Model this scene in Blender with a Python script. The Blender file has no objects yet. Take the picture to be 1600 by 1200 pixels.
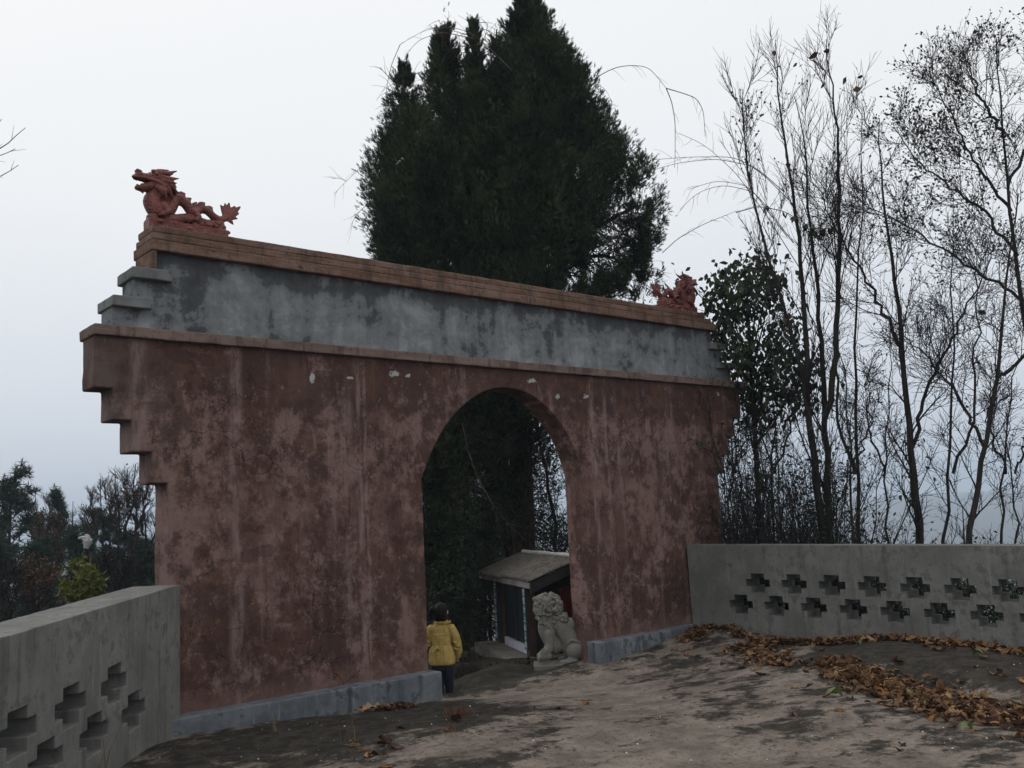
import bpy, bmesh, math, random
import numpy as np
from mathutils import Vector, Matrix, noise as mnoise
random.seed(7)
rng = np.random.default_rng(11)
scene = bpy.context.scene
COL = scene.collection
A = np.array

# ------------------------------------------------------------------ camera
CAM = A([-7.473, -8.760, 1.627]); YAW, PITCH, ROLL, FPX = 0.715739, 0.139440, -0.050466, 1474.46
_f = A([math.sin(YAW)*math.cos(PITCH), math.cos(YAW)*math.cos(PITCH), math.sin(PITCH)])
_r0 = A([math.cos(YAW), -math.sin(YAW), 0.0]); _u0 = np.cross(_r0, _f)
_r = _r0*math.cos(ROLL)+_u0*math.sin(ROLL); _u = -_r0*math.sin(ROLL)+_u0*math.cos(ROLL)
cd = bpy.data.cameras.new('camera'); cam = bpy.data.objects.new('camera', cd); COL.objects.link(cam)
cd.sensor_width = 36; cd.lens = FPX/1600*36; cd.clip_start = 0.05; cd.clip_end = 6000
cam.matrix_world = Matrix(((_r[0], _u[0], -_f[0], CAM[0]), (_r[1], _u[1], -_f[1], CAM[1]), (_r[2], _u[2], -_f[2], CAM[2]), (0, 0, 0, 1)))
scene.camera = cam
def W(x, y, d):                     # the real place of a point seen at (x, y) at a depth of d metres
    return CAM + (_f + _r*(x-800)/FPX + _u*(600-y)/FPX)*d
def WZ(x, y, z):                    # the same on the level z
    v = _f + _r*(x-800)/FPX + _u*(600-y)/FPX
    return CAM + v*(z-CAM[2])/v[2]

# ------------------------------------------------------------------ sky, sun, exposure
SUN_EL, SUN_ROT = math.radians(48), math.radians(-15)
world = bpy.data.worlds.new('World'); scene.world = world; world.use_nodes = True
wn = world.node_tree; wn.nodes.clear()
wo = wn.nodes.new('ShaderNodeOutputWorld'); bg = wn.nodes.new('ShaderNodeBackground')
sk = wn.nodes.new('ShaderNodeTexSky'); sk.sky_type = 'NISHITA'; sk.sun_disc = False
sk.sun_elevation = SUN_EL; sk.sun_rotation = SUN_ROT; sk.dust_density = 4; sk.air_density = 1.5
tc = wn.nodes.new('ShaderNodeTexCoord'); sx = wn.nodes.new('ShaderNodeSeparateXYZ')
wn.links.new(tc.outputs['Generated'], sx.inputs[0])
nz = wn.nodes.new('ShaderNodeTexNoise'); nz.inputs['Scale'].default_value = 1.6; nz.inputs['Detail'].default_value = 3
wn.links.new(tc.outputs['Generated'], nz.inputs['Vector'])
ma = wn.nodes.new('ShaderNodeMath'); ma.operation = 'MULTIPLY_ADD'; ma.inputs[1].default_value = 0.26; ma.inputs[2].default_value = -0.13
wn.links.new(nz.outputs[0], ma.inputs[0])
ad = wn.nodes.new('ShaderNodeMath'); ad.operation = 'ADD'; wn.links.new(sx.outputs[2], ad.inputs[0]); wn.links.new(ma.outputs[0], ad.inputs[1])
rp = wn.nodes.new('ShaderNodeValToRGB'); wn.links.new(ad.outputs[0], rp.inputs[0])
cr = rp.color_ramp; cr.elements[0].position = 0.0; cr.elements[0].color = (0.62, 0.68, 0.78, 1)
cr.elements[1].position = 1.0; cr.elements[1].color = (0.97, 0.985, 1.0, 1)
e = cr.elements.new(0.16); e.color = (0.765, 0.805, 0.87, 1)
e = cr.elements.new(0.34); e.color = (0.905, 0.922, 0.94, 1)
e = cr.elements.new(0.55); e.color = (0.955, 0.963, 0.97, 1)
sc_ = wn.nodes.new('ShaderNodeVectorMath'); sc_.operation = 'SCALE'; sc_.inputs['Scale'].default_value = 0.08
wn.links.new(sk.outputs[0], sc_.inputs[0])
mx = wn.nodes.new('ShaderNodeMix'); mx.data_type = 'RGBA'; mx.inputs[0].default_value = 0.93
wn.links.new(sc_.outputs[0], mx.inputs[6]); wn.links.new(rp.outputs[0], mx.inputs[7])
wn.links.new(mx.outputs[2], bg.inputs[0]); bg.inputs[1].default_value = 1.05
wn.links.new(bg.outputs[0], wo.inputs[0])
sl = bpy.data.lights.new('sun', 'SUN'); sl.energy = 0.5; sl.angle = math.radians(50); sl.color = (1, .97, .93)
so = bpy.data.objects.new('sun', sl); COL.objects.link(so)
_sd = Vector((math.sin(SUN_ROT)*math.cos(SUN_EL), math.cos(SUN_ROT)*math.cos(SUN_EL), math.sin(SUN_EL)))
so.rotation_euler = _sd.to_track_quat('Z', 'Y').to_euler(); so.location = (0, 0, 30)
vs = scene.view_settings; vs.view_transform = 'Standard'; vs.look = 'None'; vs.gamma = 1; vs.exposure = 0; vs.use_curve_mapping = False
cy = scene.cycles; cy.use_denoising = True; cy.max_bounces = 7; cy.diffuse_bounces = 3; cy.glossy_bounces = 2
cy.transparent_max_bounces = 8; cy.volume_bounces = 1; cy.caustics_reflective = False; cy.caustics_refractive = False

# ------------------------------------------------------------------ material helper
class M:
    def __init__(s, name, rough=.9, spec=.25):
        s.m = bpy.data.materials.new(name); s.m.use_nodes = True; s.t = s.m.node_tree; s.n = s.t.nodes
        s.b = s.n['Principled BSDF']; s.b.inputs['Roughness'].default_value = rough
        s.b.inputs['Specular IOR Level'].default_value = spec
        s.g = s.n.new('ShaderNodeNewGeometry'); s.pos = s.g.outputs['Position']
    def L(s, a, b): s.t.links.new(a, b)
    def put(s, sock, v):
        if isinstance(v, (int, float)): sock.default_value = v
        elif isinstance(v, tuple): sock.default_value = v if len(v) == len(sock.default_value) else (*v, 1)
        else: s.L(v, sock)
    def sc(s, k, vec=None):
        n = s.n.new('ShaderNodeVectorMath'); n.operation = 'MULTIPLY'; s.put(n.inputs[0], vec or s.pos); n.inputs[1].default_value = k if isinstance(k, tuple) else (k, k, k)
        return n.outputs[0]
    def addv(s, a, b):
        n = s.n.new('ShaderNodeVectorMath'); n.operation = 'ADD'; s.put(n.inputs[0], a); s.put(n.inputs[1], b); return n.outputs[0]
    def noise(s, scale, detail=5, rough=.6, vec=None, dist=0, col=False):
        n = s.n.new('ShaderNodeTexNoise'); n.inputs['Scale'].default_value = scale; n.inputs['Detail'].default_value = detail
        n.inputs['Roughness'].default_value = rough; n.inputs['Distortion'].default_value = dist; s.L(vec or s.pos, n.inputs['Vector'])
        return n.outputs[1 if col else 0]
    def vor(s, scale, vec=None, feat='F1', out=0, rnd=1):
        n = s.n.new('ShaderNodeTexVoronoi'); n.feature = feat; n.inputs['Scale'].default_value = scale; s.L(vec or s.pos, n.inputs['Vector'])
        n.inputs['Randomness'].default_value = rnd
        return n.outputs[out]
    def math(s, op, a, b=0.0, c=0.0, clamp=False):
        n = s.n.new('ShaderNodeMath'); n.operation = op; n.use_clamp = clamp
        s.put(n.inputs[0], a); s.put(n.inputs[1], b); s.put(n.inputs[2], c); return n.outputs[0]
    def step(s, v, lo, hi):          # smooth 0..1 between lo and hi
        n = s.n.new('ShaderNodeMapRange'); n.interpolation_type = 'SMOOTHSTEP'; s.put(n.inputs[0], v)
        n.inputs[1].default_value = lo; n.inputs[2].default_value = hi; return n.outputs[0]
    def mix(s, f, a, b, mode='MIX'):
        n = s.n.new('ShaderNodeMix'); n.data_type = 'RGBA'; n.blend_type = mode; s.put(n.inputs[0], f); s.put(n.inputs[6], a); s.put(n.inputs[7], b); return n.outputs[2]
    def xyz(s, i, vec=None):
        n = s.n.new('ShaderNodeSeparateXYZ'); s.L(vec or s.pos, n.inputs[0]); return n.outputs[i]
    def ramp(s, f, stops):
        n = s.n.new('ShaderNodeValToRGB'); s.L(f, n.inputs[0]); c = n.color_ramp
        while len(c.elements) < len(stops): c.elements.new(.5)
        for e_, (p, col) in zip(c.elements, stops): e_.position = p; e_.color = (*col, 1)
        return n.outputs[0]
    def attr(s, name, out=2):
        n = s.n.new('ShaderNodeAttribute'); n.attribute_name = name; return n.outputs[out]
    def rand(s):
        return s.n.new('ShaderNodeObjectInfo').outputs['Random']
    def isl(s): return s.g.outputs['Random Per Island']
    def base(s, c): s.put(s.b.inputs['Base Color'], c); return s
    def bump(s, h, strength=.5, dist=.02):
        n = s.n.new('ShaderNodeBump'); n.inputs['Strength'].default_value = strength; n.inputs['Distance'].default_value = dist
        s.L(h, n.inputs['Height']); s.L(n.outputs[0], s.b.inputs['Normal']); return s

def simple(name, col, rough=.9, var=.25, scale=6, spec=.25, bump=.3, bscale=60):
    m = M(name, rough, spec); n = m.noise(scale, 6, .65)
    f = m.step(n, .3, .7)
    m.base(m.mix(f, tuple(c*(1-var) for c in col), tuple(c*(1+var) for c in col)))
    if bump: m.bump(m.noise(bscale, 4), bump, .01)
    return m.m

def red_plaster():
    m = M('red_plaster', .92, .2)
    big = m.noise(1.75, 9, .7, m.sc((1, 1, .8)), dist=.25); mid = m.noise(5.6, 10, .74, m.sc((1, 1, .85))); fine = m.noise(26, 5, .72)
    z = m.xyz(2); x = m.xyz(0)
    top = m.step(m.math('ADD', z, m.math('MULTIPLY', m.noise(1.6, 5), 1.5)), 3.35, 3.95)
    foot = m.step(m.math('ADD', z, m.math('MULTIPLY', m.noise(1.3, 4), 1.2)), 1.95, 1.25)
    soft = m.noise(1.35, 6, .6, m.sc((1, 1, .75)))
    c = m.mix(m.step(m.math('ADD', m.math('MULTIPLY', soft, .6), m.math('MULTIPLY', mid, .4)), .43, .57), (.140, .077, .061), (.248, .155, .132))
    # broad damp stains, darker under the ledge and along the foot
    v = m.math('ADD', m.math('MULTIPLY', big, .50), m.math('MULTIPLY', mid, .38)); v = m.math('ADD', v, m.math('MULTIPLY', fine, .12))
    v = m.math('SUBTRACT', v, m.math('MULTIPLY', top, .075)); v = m.math('SUBTRACT', v, m.math('MULTIPLY', foot, .03))
    darkc = m.mix(m.step(m.noise(1.9, 6), .42, .60), (.056, .031, .026), (.106, .052, .035))
    c = m.mix(m.math('MULTIPLY', m.step(v, .528, .455), .84), c, darkc)
    # crisp small stains and scuffs, gathered in patches
    patchy = m.step(m.noise(.95, 4, .6), .40, .58)
    s1 = m.step(m.noise(6.5, 11, .80, m.sc((1, 1, .8))), .512, .562); c = m.mix(m.math('MULTIPLY', m.math('MULTIPLY', s1, patchy), .82), c, (.052, .029, .024))
    s2 = m.step(m.noise(13, 8, .78, m.sc((1, 1, .6))), .56, .60); c = m.mix(m.math('MULTIPLY', s2, .45), c, (.075, .043, .035))
    s3 = m.step(m.noise(8, 9, .78, m.addv(m.sc((1, 1, .8)), (7.3, 1.1, 3.7))), .575, .62); c = m.mix(m.math('MULTIPLY', s3, .5), c, (.33, .225, .19))
    # rectangular dark marks that follow the masonry behind the render
    bv = m.addv(m.sc((4.6, 4.6, 9.5)), m.mix(1.0, m.noise(5, 3, col=True), (.5, .5, .5), 'SUBTRACT'))
    cell = m.vor(1.0, bv, out=1, rnd=.55); cr_ = m.xyz(0, cell)
    region = m.step(m.noise(.8, 3), .42, .6)
    c = m.mix(m.math('MULTIPLY', m.math('MULTIPLY', m.step(cr_, .84, .86), region), .65), c, (.065, .034, .028))
    # pale vertical run marks
    st = m.noise(1.0, 6, .62, m.sc((4.2, 4.2, .22))); st2 = m.noise(1.0, 5, .6, m.sc((14, 14, .6)))
    run = m.math('MULTIPLY', m.step(st, .55, .70), m.step(m.math('ADD', st2, m.math('MULTIPLY', mid, .6)), .66, .98))
    c = m.mix(m.math('MULTIPLY', run, .75), c, (.30, .215, .195))
    for (sx0, wd_) in ((-4.42, .09), (-3.48, .07), (-2.08, .035), (-2.0, .02), (1.52, .05), (1.78, .04), (.62, .03)):
        wob_ = m.math('ADD', m.math('SUBTRACT', x, sx0), m.math('MULTIPLY', m.math('SUBTRACT', m.noise(1.0, 4, .6, m.sc((2, 2, 1.1))), .5), .16))
        kx = m.step(m.math('ABSOLUTE', wob_), wd_*1.5, wd_*.3); kx = m.math('MULTIPLY', kx, m.step(m.noise(1.0, 6, .7, m.sc((10, 10, 2.2))), .40, .62))
        c = m.mix(m.math('MULTIPLY', kx, .6), c, (.33, .235, .21))
    st3 = m.noise(1.0, 6, .65, m.sc((9, 9, .5)))
    c = m.mix(m.math('MULTIPLY', m.step(st3, .56, .72), .45), c, (.06, .03, .027))
    # grey wash near the left end and at the stepped edge
    lw = m.math('MULTIPLY', m.step(m.math('ADD', x, m.math('MULTIPLY', mid, 1.2)), -3.35, -4.1), m.step(m.noise(2.6, 6), .36, .6))
    c = m.mix(m.math('MULTIPLY', lw, .55), c, (.185, .15, .132))
    # hairline cracks
    cv = m.addv(m.pos, m.sc(.22, m.noise(3.5, 4, col=True)))
    crk = m.step(m.vor(4.3, cv, 'DISTANCE_TO_EDGE'), .016, .002)
    crk = m.math('MULTIPLY', crk, m.step(m.noise(1.05, 3), .5, .62))
    c = m.mix(m.math('MULTIPLY', crk, .85), c, (.04, .02, .018))
    # blistered flakes where the white coat shows
    fl = m.math('MULTIPLY', m.step(m.noise(17, 4, .7), .665, .70), m.step(m.noise(1.3, 3), .52, .62))
    fl = m.math('MULTIPLY', fl, m.step(z, 1.9, 2.9))
    for (px, pz, rx_, rz_) in ((-2.62, 3.19, .045, .09), (-2.18, 3.20, .08, .02), (-1.60, 3.275, .10, .05), (-1.42, 3.265, .06, .035), (.49, 3.315, .10, .045), (.92, 3.13, .05, .05), (1.42, 3.16, .07, .05), (1.37, .33, .0, .0), (4.3, 3.33, .05, .05), (1.10, .38, .02, .07)):
        dx = m.math('DIVIDE', m.math('SUBTRACT', x, px), max(rx_, .001)); dz = m.math('DIVIDE', m.math('SUBTRACT', z, pz), max(rz_, .001))
        r2 = m.math('ADD', m.math('MULTIPLY', dx, dx), m.math('MULTIPLY', dz, dz))
        k = m.step(m.math('ADD', r2, m.math('MULTIPLY', m.noise(15, 5, .75), 5.0)), 2.95, 2.80)
        fl = m.math('MAXIMUM', fl, k)
    c = m.mix(fl, c, (.50, .50, .50))
    # damp dark foot and grit
    c = m.mix(m.math('MULTIPLY', m.step(m.math('ADD', z, m.math('MULTIPLY', m.noise(6, 5), .35)), .42, .18), .5), c, (.20, .12, .10))
    c = m.mix(m.math('MULTIPLY', fine, .22), c, (.07, .04, .035), 'MIX')
    m.base(c)
    h = m.math('ADD', m.math('MULTIPLY', mid, .6), m.math('MULTIPLY', fine, .35)); h = m.math('SUBTRACT', h, m.math('MULTIPLY', crk, .4)); h = m.math('SUBTRACT', h, m.math('MULTIPLY', fl, .25))
    m.bump(h, .8, .035); return m.m

def grey_plaster():
    m = M('grey_limewash', .9, .2)
    a = m.noise(1.9, 10, .70, m.sc((1, 1, 1.25)), dist=.3); b = m.noise(8, 8, .74); s = m.noise(1.0, 6, .6, m.sc((5, 5, .8)))
    x = m.xyz(0); z = m.xyz(2)
    v = m.math('ADD', m.math('MULTIPLY', a, .55), m.math('ADD', m.math('MULTIPLY', b, .2), m.math('MULTIPLY', s, .25)))
    v = m.math('SUBTRACT', v, m.math('MULTIPLY', m.step(m.math('ADD', z, m.math('MULTIPLY', b, .3)), 4.15, 4.42), .085))
    v = m.math('SUBTRACT', v, m.math('MULTIPLY', m.step(m.math('ADD', x, m.math('MULTIPLY', a, .8)), -2.9, -4.0), .055))
    c = m.ramp(v, [(.36, (.055, .058, .060)), (.44, (.085, .09, .093)), (.458, (.15, .158, .163)), (.52, (.205, .214, .22)), (.585, (.285, .298, .305)), (.70, (.34, .35, .355))])
    sp = m.step(m.noise(13, 5, .7), .66, .69); c = m.mix(m.math('MULTIPLY', sp, .6), c, (.05, .05, .055))
    m.base(c); m.bump(m.math('ADD', b, m.noise(40, 4)), .35, .02); return m.m

def trim_plaster(name, ca, cb, cd_):
    m = M(name, .9, .2)
    a = m.noise(1.0, 8, .66, m.sc((1.6, 2, 9)), dist=.3); b = m.noise(9, 7, .7); p = m.noise(4.6, 5, .6, m.sc((1, 1, 1.7)))
    c = m.mix(m.step(a, .38, .62), ca, cb)
    c = m.mix(m.math('MULTIPLY', m.step(b, .5, .7), .5), c, tuple(k*.55 for k in ca))
    c = m.mix(m.step(p, .675, .69), c, cd_)
    c = m.mix(m.math('MULTIPLY', m.step(m.noise(1.0, 7, .72, m.sc((7, 7, 1.6))), .50, .60), .55), c, (.06, .042, .036))
    c = m.mix(m.math('MULTIPLY', m.step(m.noise(17, 6, .75), .56, .62), .5), c, (.05, .038, .034))
    m.base(c); m.bump(m.math('ADD', b, m.noise(45, 4)), .4, .02); return m.m

def cement(name, ca, cb, blotch, streak=.3):
    m = M(name, .93, .18)
    a = m.noise(1.7, 9, .68); b = m.noise(9, 7, .7); g = m.noise(90, 3, .6); s = m.noise(1.0, 6, .6, m.sc((9, 9, .7)))
    c = m.mix(m.step(a, .34, .66), ca, cb)
    c = m.mix(m.math('MULTIPLY', m.step(m.math('ADD', m.math('MULTIPLY', b, .6), m.math('MULTIPLY', a, .4)), .52, .58), .6), c, blotch)
    c = m.mix(m.math('MULTIPLY', m.step(m.noise(1.0, 7, .75, m.sc((14, 14, 1.1))), .57, .66), streak*.7), c, tuple(min(1, k*1.5) for k in cb))
    c = m.mix(m.math('MULTIPLY', m.step(s, .52, .72), streak), c, tuple(k*.45 for k in ca))
    c = m.mix(m.math('MULTIPLY', g, .18), c, tuple(k*.3 for k in ca))
    pit = m.step(m.noise(30, 2, .5), .76, .79); c = m.mix(m.math('MULTIPLY', pit, .6), c, tuple(k*.3 for k in ca))
    m.base(c); m.bump(m.math('ADD', m.math('MULTIPLY', b, .6), m.math('MULTIPLY', g, .4)), .45, .015); return m.m

def ground_mat():
    m = M('rock_and_soil', .95, .15)
    soil = m.attr('soil'); dark = m.attr('dark')
    a = m.noise(1.5, 10, .70, m.sc((1, 1.35, 1)), dist=.3); b = m.noise(5.5, 8, .72); g = m.noise(55, 5, .7); g2 = m.noise(160, 3, .6)
    lich = m.math('ADD', m.math('MULTIPLY', a, .62), m.math('MULTIPLY', b, .38))
    lich = m.math('ADD', lich, m.math('MULTIPLY', m.math('SUBTRACT', g, .5), .09))
    lich = m.math('ADD', lich, m.math('MULTIPLY', m.math('SUBTRACT', dark, .5), .22))
    k = m.step(lich, .465, .545)
    sand = m.mix(m.step(m.noise(2.8, 7, .65), .35, .66), (.165, .136, .112), (.30, .25, .208))
    sand = m.mix(m.math('MULTIPLY', m.step(b, .52, .7), .55), sand, (.095, .070, .055))
    drk = m.mix(m.step(m.noise(7, 6, .7), .4, .62), (.028, .025, .021), (.062, .053, .043))
    drk = m.mix(m.math('MULTIPLY', m.step(m.noise(14, 5, .7), .55, .7), .35), drk, (.07, .065, .035))
    c = m.mix(k, sand, drk)
    c = m.mix(m.math('MULTIPLY', m.step(m.noise(21, 7, .75), .50, .62), .5), c, (.06, .05, .042))
    c = m.mix(m.math('MULTIPLY', m.step(g, .58, .70), .5), c, (.04, .033, .028))
    c = m.mix(m.math('MULTIPLY', m.step(g2, .66, .72), .25), c, (.32, .27, .23))
    far = m.mix(m.step(m.noise(.35, 6, .7), .4, .62), (.045, .05, .028), (.10, .07, .045))
    far = m.mix(m.math('MULTIPLY', b, .5), far, (.03, .028, .02))
    c = m.mix(m.math('MULTIPLY', m.step(dark, 1.2, 1.9), .65), c, m.mix(m.step(b, .45, .6), (.016, .014, .011), (.05, .042, .032)))
    c = m.mix(soil, c, far)
    m.base(c)
    m.bump(m.math('ADD', m.math('MULTIPLY', b, .9), m.math('ADD', m.math('MULTIPLY', g, .5), m.math('MULTIPLY', g2, .15))), .8, .035)
    return m.m

def bark(name, col, moss=None):
    m = M(name, .95, .1); v = m.noise(1.0, 6, .65, m.sc((22, 22, 4)))
    c = m.mix(m.step(v, .35, .65), tuple(k*.55 for k in col), tuple(k*1.35 for k in col))
    if moss: c = m.mix(m.math('MULTIPLY', m.step(m.noise(2.2, 4), .5, .66), .6), c, moss)
    m.base(c); m.bump(v, .5, .02); return m.m

def leafmat(name, cols, rough=.6, spec=.3, trans=0.0, island=True):
    m = M(name, rough, spec); f = m.isl() if island else m.rand()
    if island: f = m.math('ADD', m.math('MULTIPLY', f, .45), m.math('MULTIPLY', m.step(m.noise(1.7, 4, .65), .33, .67), .55))
    stops = [((i+.0)/max(1, len(cols)-1), c) for i, c in enumerate(cols)]
    c = m.ramp(f, stops); c = m.mix(m.math('MULTIPLY', m.noise(9, 3), .45), c, tuple(k*.4 for k in cols[0]))
    m.base(c)
    if trans:
        t = m.n.new('ShaderNodeBsdfTranslucent'); m.L(c, t.inputs[0]); mxs = m.n.new('ShaderNodeMixShader'); mxs.inputs[0].default_value = trans
        m.L(m.b.outputs[0], mxs.inputs[1]); m.L(t.outputs[0], mxs.inputs[2]); m.L(mxs.outputs[0], m.n['Material Output'].inputs[0])
    return m.m

MT = {}
MT['red'] = red_plaster(); MT['grey'] = grey_plaster()
MT['cap'] = trim_plaster('ochre_stained_render', (.145, .080, .050), (.225, .142, .112), (.07, .055, .045))
MT['ledge'] = trim_plaster('pink_render', (.165, .112, .092), (.22, .155, .13), (.055, .042, .038))
MT['slab'] = cement('grey_step_cement', (.15, .155, .155), (.25, .255, .25), (.07, .072, .075), .5)
MT['plinth'] = cement('blue_grey_cement', (.10, .112, .128), (.215, .228, .24), (.03, .034, .042), .75)
MT['parapet'] = cement('weathered_cement', (.145, .142, .130), (.225, .22, .205), (.095, .094, .084), .6)
MT['ground'] = ground_mat()
MT['bark'] = bark('grey_brown_bark', (.040, .034, .032), (.045, .048, .026))
MT['twig'] = bark('twig_bark', (.032, .026, .027))
MT['cbark'] = bark('cypress_bark', (.06, .045, .035))
MT['vine'] = bark('vine_bark', (.17, .135, .12))
MT['cypress'] = leafmat('cypress_foliage', [(.008, .014, .009), (.022, .038, .021), (.06, .085, .04), (.13, .14, .06)], .75, .15, .1)
MT['shrubleaf'] = leafmat('evergreen_shrub_leaf', [(.016, .028, .014), (.03, .048, .022), (.05, .068, .03)], .55, .3, .1)
MT['pine'] = leafmat('pine_needles', [(.022, .045, .032), (.035, .065, .045), (.05, .08, .05)], .7, .2, .1)
MT['broad'] = leafmat('broad_leaf', [(.020, .032, .018), (.030, .047, .026), (.058, .068, .027), (.034, .052, .031)], .55, .22, .12)
MT['broadobj'] = leafmat('broad_leaf_single', [(.020, .032, .018), (.030, .047, .026), (.058, .068, .027), (.034, .052, .031)], .55, .22, .12, island=False)
MT['yleaf'] = leafmat('yellow_green_leaf', [(.075, .095, .014), (.125, .14, .018), (.18, .17, .025)], .55, .3, .2)
MT['brownleaf'] = leafmat('withered_leaf', [(.09, .055, .036), (.15, .09, .055), (.065, .045, .034)], .8, .15, .1)
MT['litter'] = leafmat('fallen_leaf', [(.04, .022, .015), (.17, .085, .042), (.25, .125, .05), (.06, .033, .02), (.36, .215, .105), (.11, .055, .03), (.22, .11, .046)], .7, .2, .08)
MT['litterobj'] = leafmat('fallen_leaf_single', [(.05, .027, .017), (.15, .068, .028), (.24, .115, .043), (.09, .043, .022), (.33, .19, .09), (.18, .08, .03)], .7, .2, .08, island=False)
MT['greenlitter'] = simple('half_green_leaf', (.12, .15, .05), .6)
MT['darkleaf'] = leafmat('small_dark_leaf', [(.02, .017, .016), (.036, .027, .024), (.026, .026, .018)], .7, .2, .1)
MT['dragon'] = None
MT['stone'] = cement('carved_grey_stone', (.155, .147, .128), (.25, .24, .21), (.07, .066, .056), .45)

# ------------------------------------------------------------------ mesh helpers
def link_mesh(name, V, F, mat, parent=None, smooth=False, origin=None, kind=None):
    """V: (n,3) world points, F: list of index tuples or int array (n,k)"""
    V = np.asarray(V, dtype=np.float64)
    org = A(origin if origin is not None else (0, 0, 0), dtype=float)
    if parent is not None:
        org = np.zeros(3); q = parent
        while q is not None: org += A(q.location); q = q.parent
    me = bpy.data.meshes.new(name); v = (V-org).astype(np.float32)
    if isinstance(F, np.ndarray):
        nf, k = F.shape; me.vertices.add(len(v)); me.vertices.foreach_set('co', v.ravel())
        me.loops.add(nf*k); me.loops.foreach_set('vertex_index', F.astype(np.int32).ravel())
        me.polygons.add(nf); me.polygons.foreach_set('loop_start', np.arange(nf, dtype=np.int32)*k)
        me.update(calc_edges=True)
    else:
        me.from_pydata(v.tolist(), [], [tuple(int(i) for i in f) for f in F])
    me.validate()
    if smooth: me.polygons.foreach_set('use_smooth', [True]*len(me.polygons))
    if mat: me.materials.append(mat)
    o = bpy.data.objects.new(name, me); COL.objects.link(o)
    if parent is not None: o.parent = parent
    else: o.location = org
    if kind: o['kind'] = kind
    return o
def thing(name, label, cat, loc, group=None):
    o = bpy.data.objects.new(name, None); COL.objects.link(o); o.location = tuple(loc); o.empty_display_size = .2
    return tag(o, label, cat, group)
def tag(o, label, cat, group=None):
    o['label'] = label; o['category'] = cat
    if group: o['group'] = group
    return o
def structure(o): o['kind'] = 'structure'; return o
def bevel(o, w=.008, seg=2, ang=35):
    b = o.modifiers.new('bevel', 'BEVEL'); b.width = w; b.segments = seg; b.limit_method = 'ANGLE'; b.angle_limit = math.radians(ang)
    b.harden_normals = False; return o

def tubes(P, R, m=4):
    """P (N,K,3), R (N,K) -> verts, quads"""
    P = np.asarray(P, float); R = np.asarray(R, float); N, K, _ = P.shape
    T = np.gradient(P, axis=1); T /= np.linalg.norm(T, axis=2, keepdims=True)+1e-9
    ref = np.where(np.abs(T[:, :1, 2:3]) > .8, A([[[1., 0, 0]]]), A([[[0, 0, 1.]]])); ref = np.broadcast_to(ref, T.shape)
    U = np.cross(T, ref); U /= np.linalg.norm(U, axis=2, keepdims=True)+1e-9; Vv = np.cross(T, U)
    a = np.arange(m)*2*np.pi/m
    ring = P[:, :, None, :] + R[:, :, None, None]*(np.cos(a)[None, None, :, None]*U[:, :, None, :]+np.sin(a)[None, None, :, None]*Vv[:, :, None, :])
    verts = ring.reshape(-1, 3)
    i = np.arange(N)[:, None, None]*K*m; k = np.arange(K-1)[None, :, None]*m; j = np.arange(m)[None, None, :]; j2 = (j+1) % m
    q = np.stack([i+k+j, i+k+j2, i+k+m+j2, i+k+m+j], axis=-1).reshape(-1, 4)
    return verts, q
class Q:                              # quad/triangle soup collector
    def __init__(s): s.v = []; s.f = []; s.n = 0
    def add(s, v, f):
        v = np.asarray(v, float).reshape(-1, 3)
        for k in ([f] if isinstance(f, np.ndarray) else [A([q]) for q in f]):
            if k.shape[1] == 3: k = np.concatenate([k, k[:, 2:3]], axis=1)
            s.f.append(k+s.n)
        s.v.append(v); s.n += len(v); return s
    def build(s, name, mat, parent=None, **kw):
        V = np.concatenate(s.v); F = np.concatenate(s.f)
        tri = F[:, 2] == F[:, 3]
        if tri.all(): return link_mesh(name, V, F[:, :3], mat, parent, **kw)
        if not tri.any(): return link_mesh(name, V, F, mat, parent, **kw)
        return link_mesh(name, V, [tuple(f[:3]) if t else tuple(f) for f, t in zip(F.tolist(), tri)], mat, parent, **kw)
def resample(pts, K, rad=None):
    pts = np.asarray(pts, float); d = np.r_[0, np.cumsum(np.linalg.norm(np.diff(pts, axis=0), axis=1))]; t = np.linspace(0, d[-1], K)
    # smooth by Catmull-like cubic on dense interpolation
    out = np.stack([np.interp(t, d, pts[:, i]) for i in range(3)], 1)
    for _ in range(2): out[1:-1] = (out[:-2]+2*out[1:-1]+out[2:])/4
    if rad is None: return out
    return out, np.interp(t/d[-1], np.linspace(0, 1, len(rad)), rad)
def box(x0, x1, y0, y1, z0, z1):
    v = A([(x, y, z) for z in (z0, z1) for y in (y0, y1) for x in (x0, x1)], float)
    f = A([(0, 2, 3, 1), (4, 5, 7, 6), (0, 1, 5, 4), (2, 6, 7, 3), (0, 4, 6, 2), (1, 3, 7, 5)]); return v, f
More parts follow.
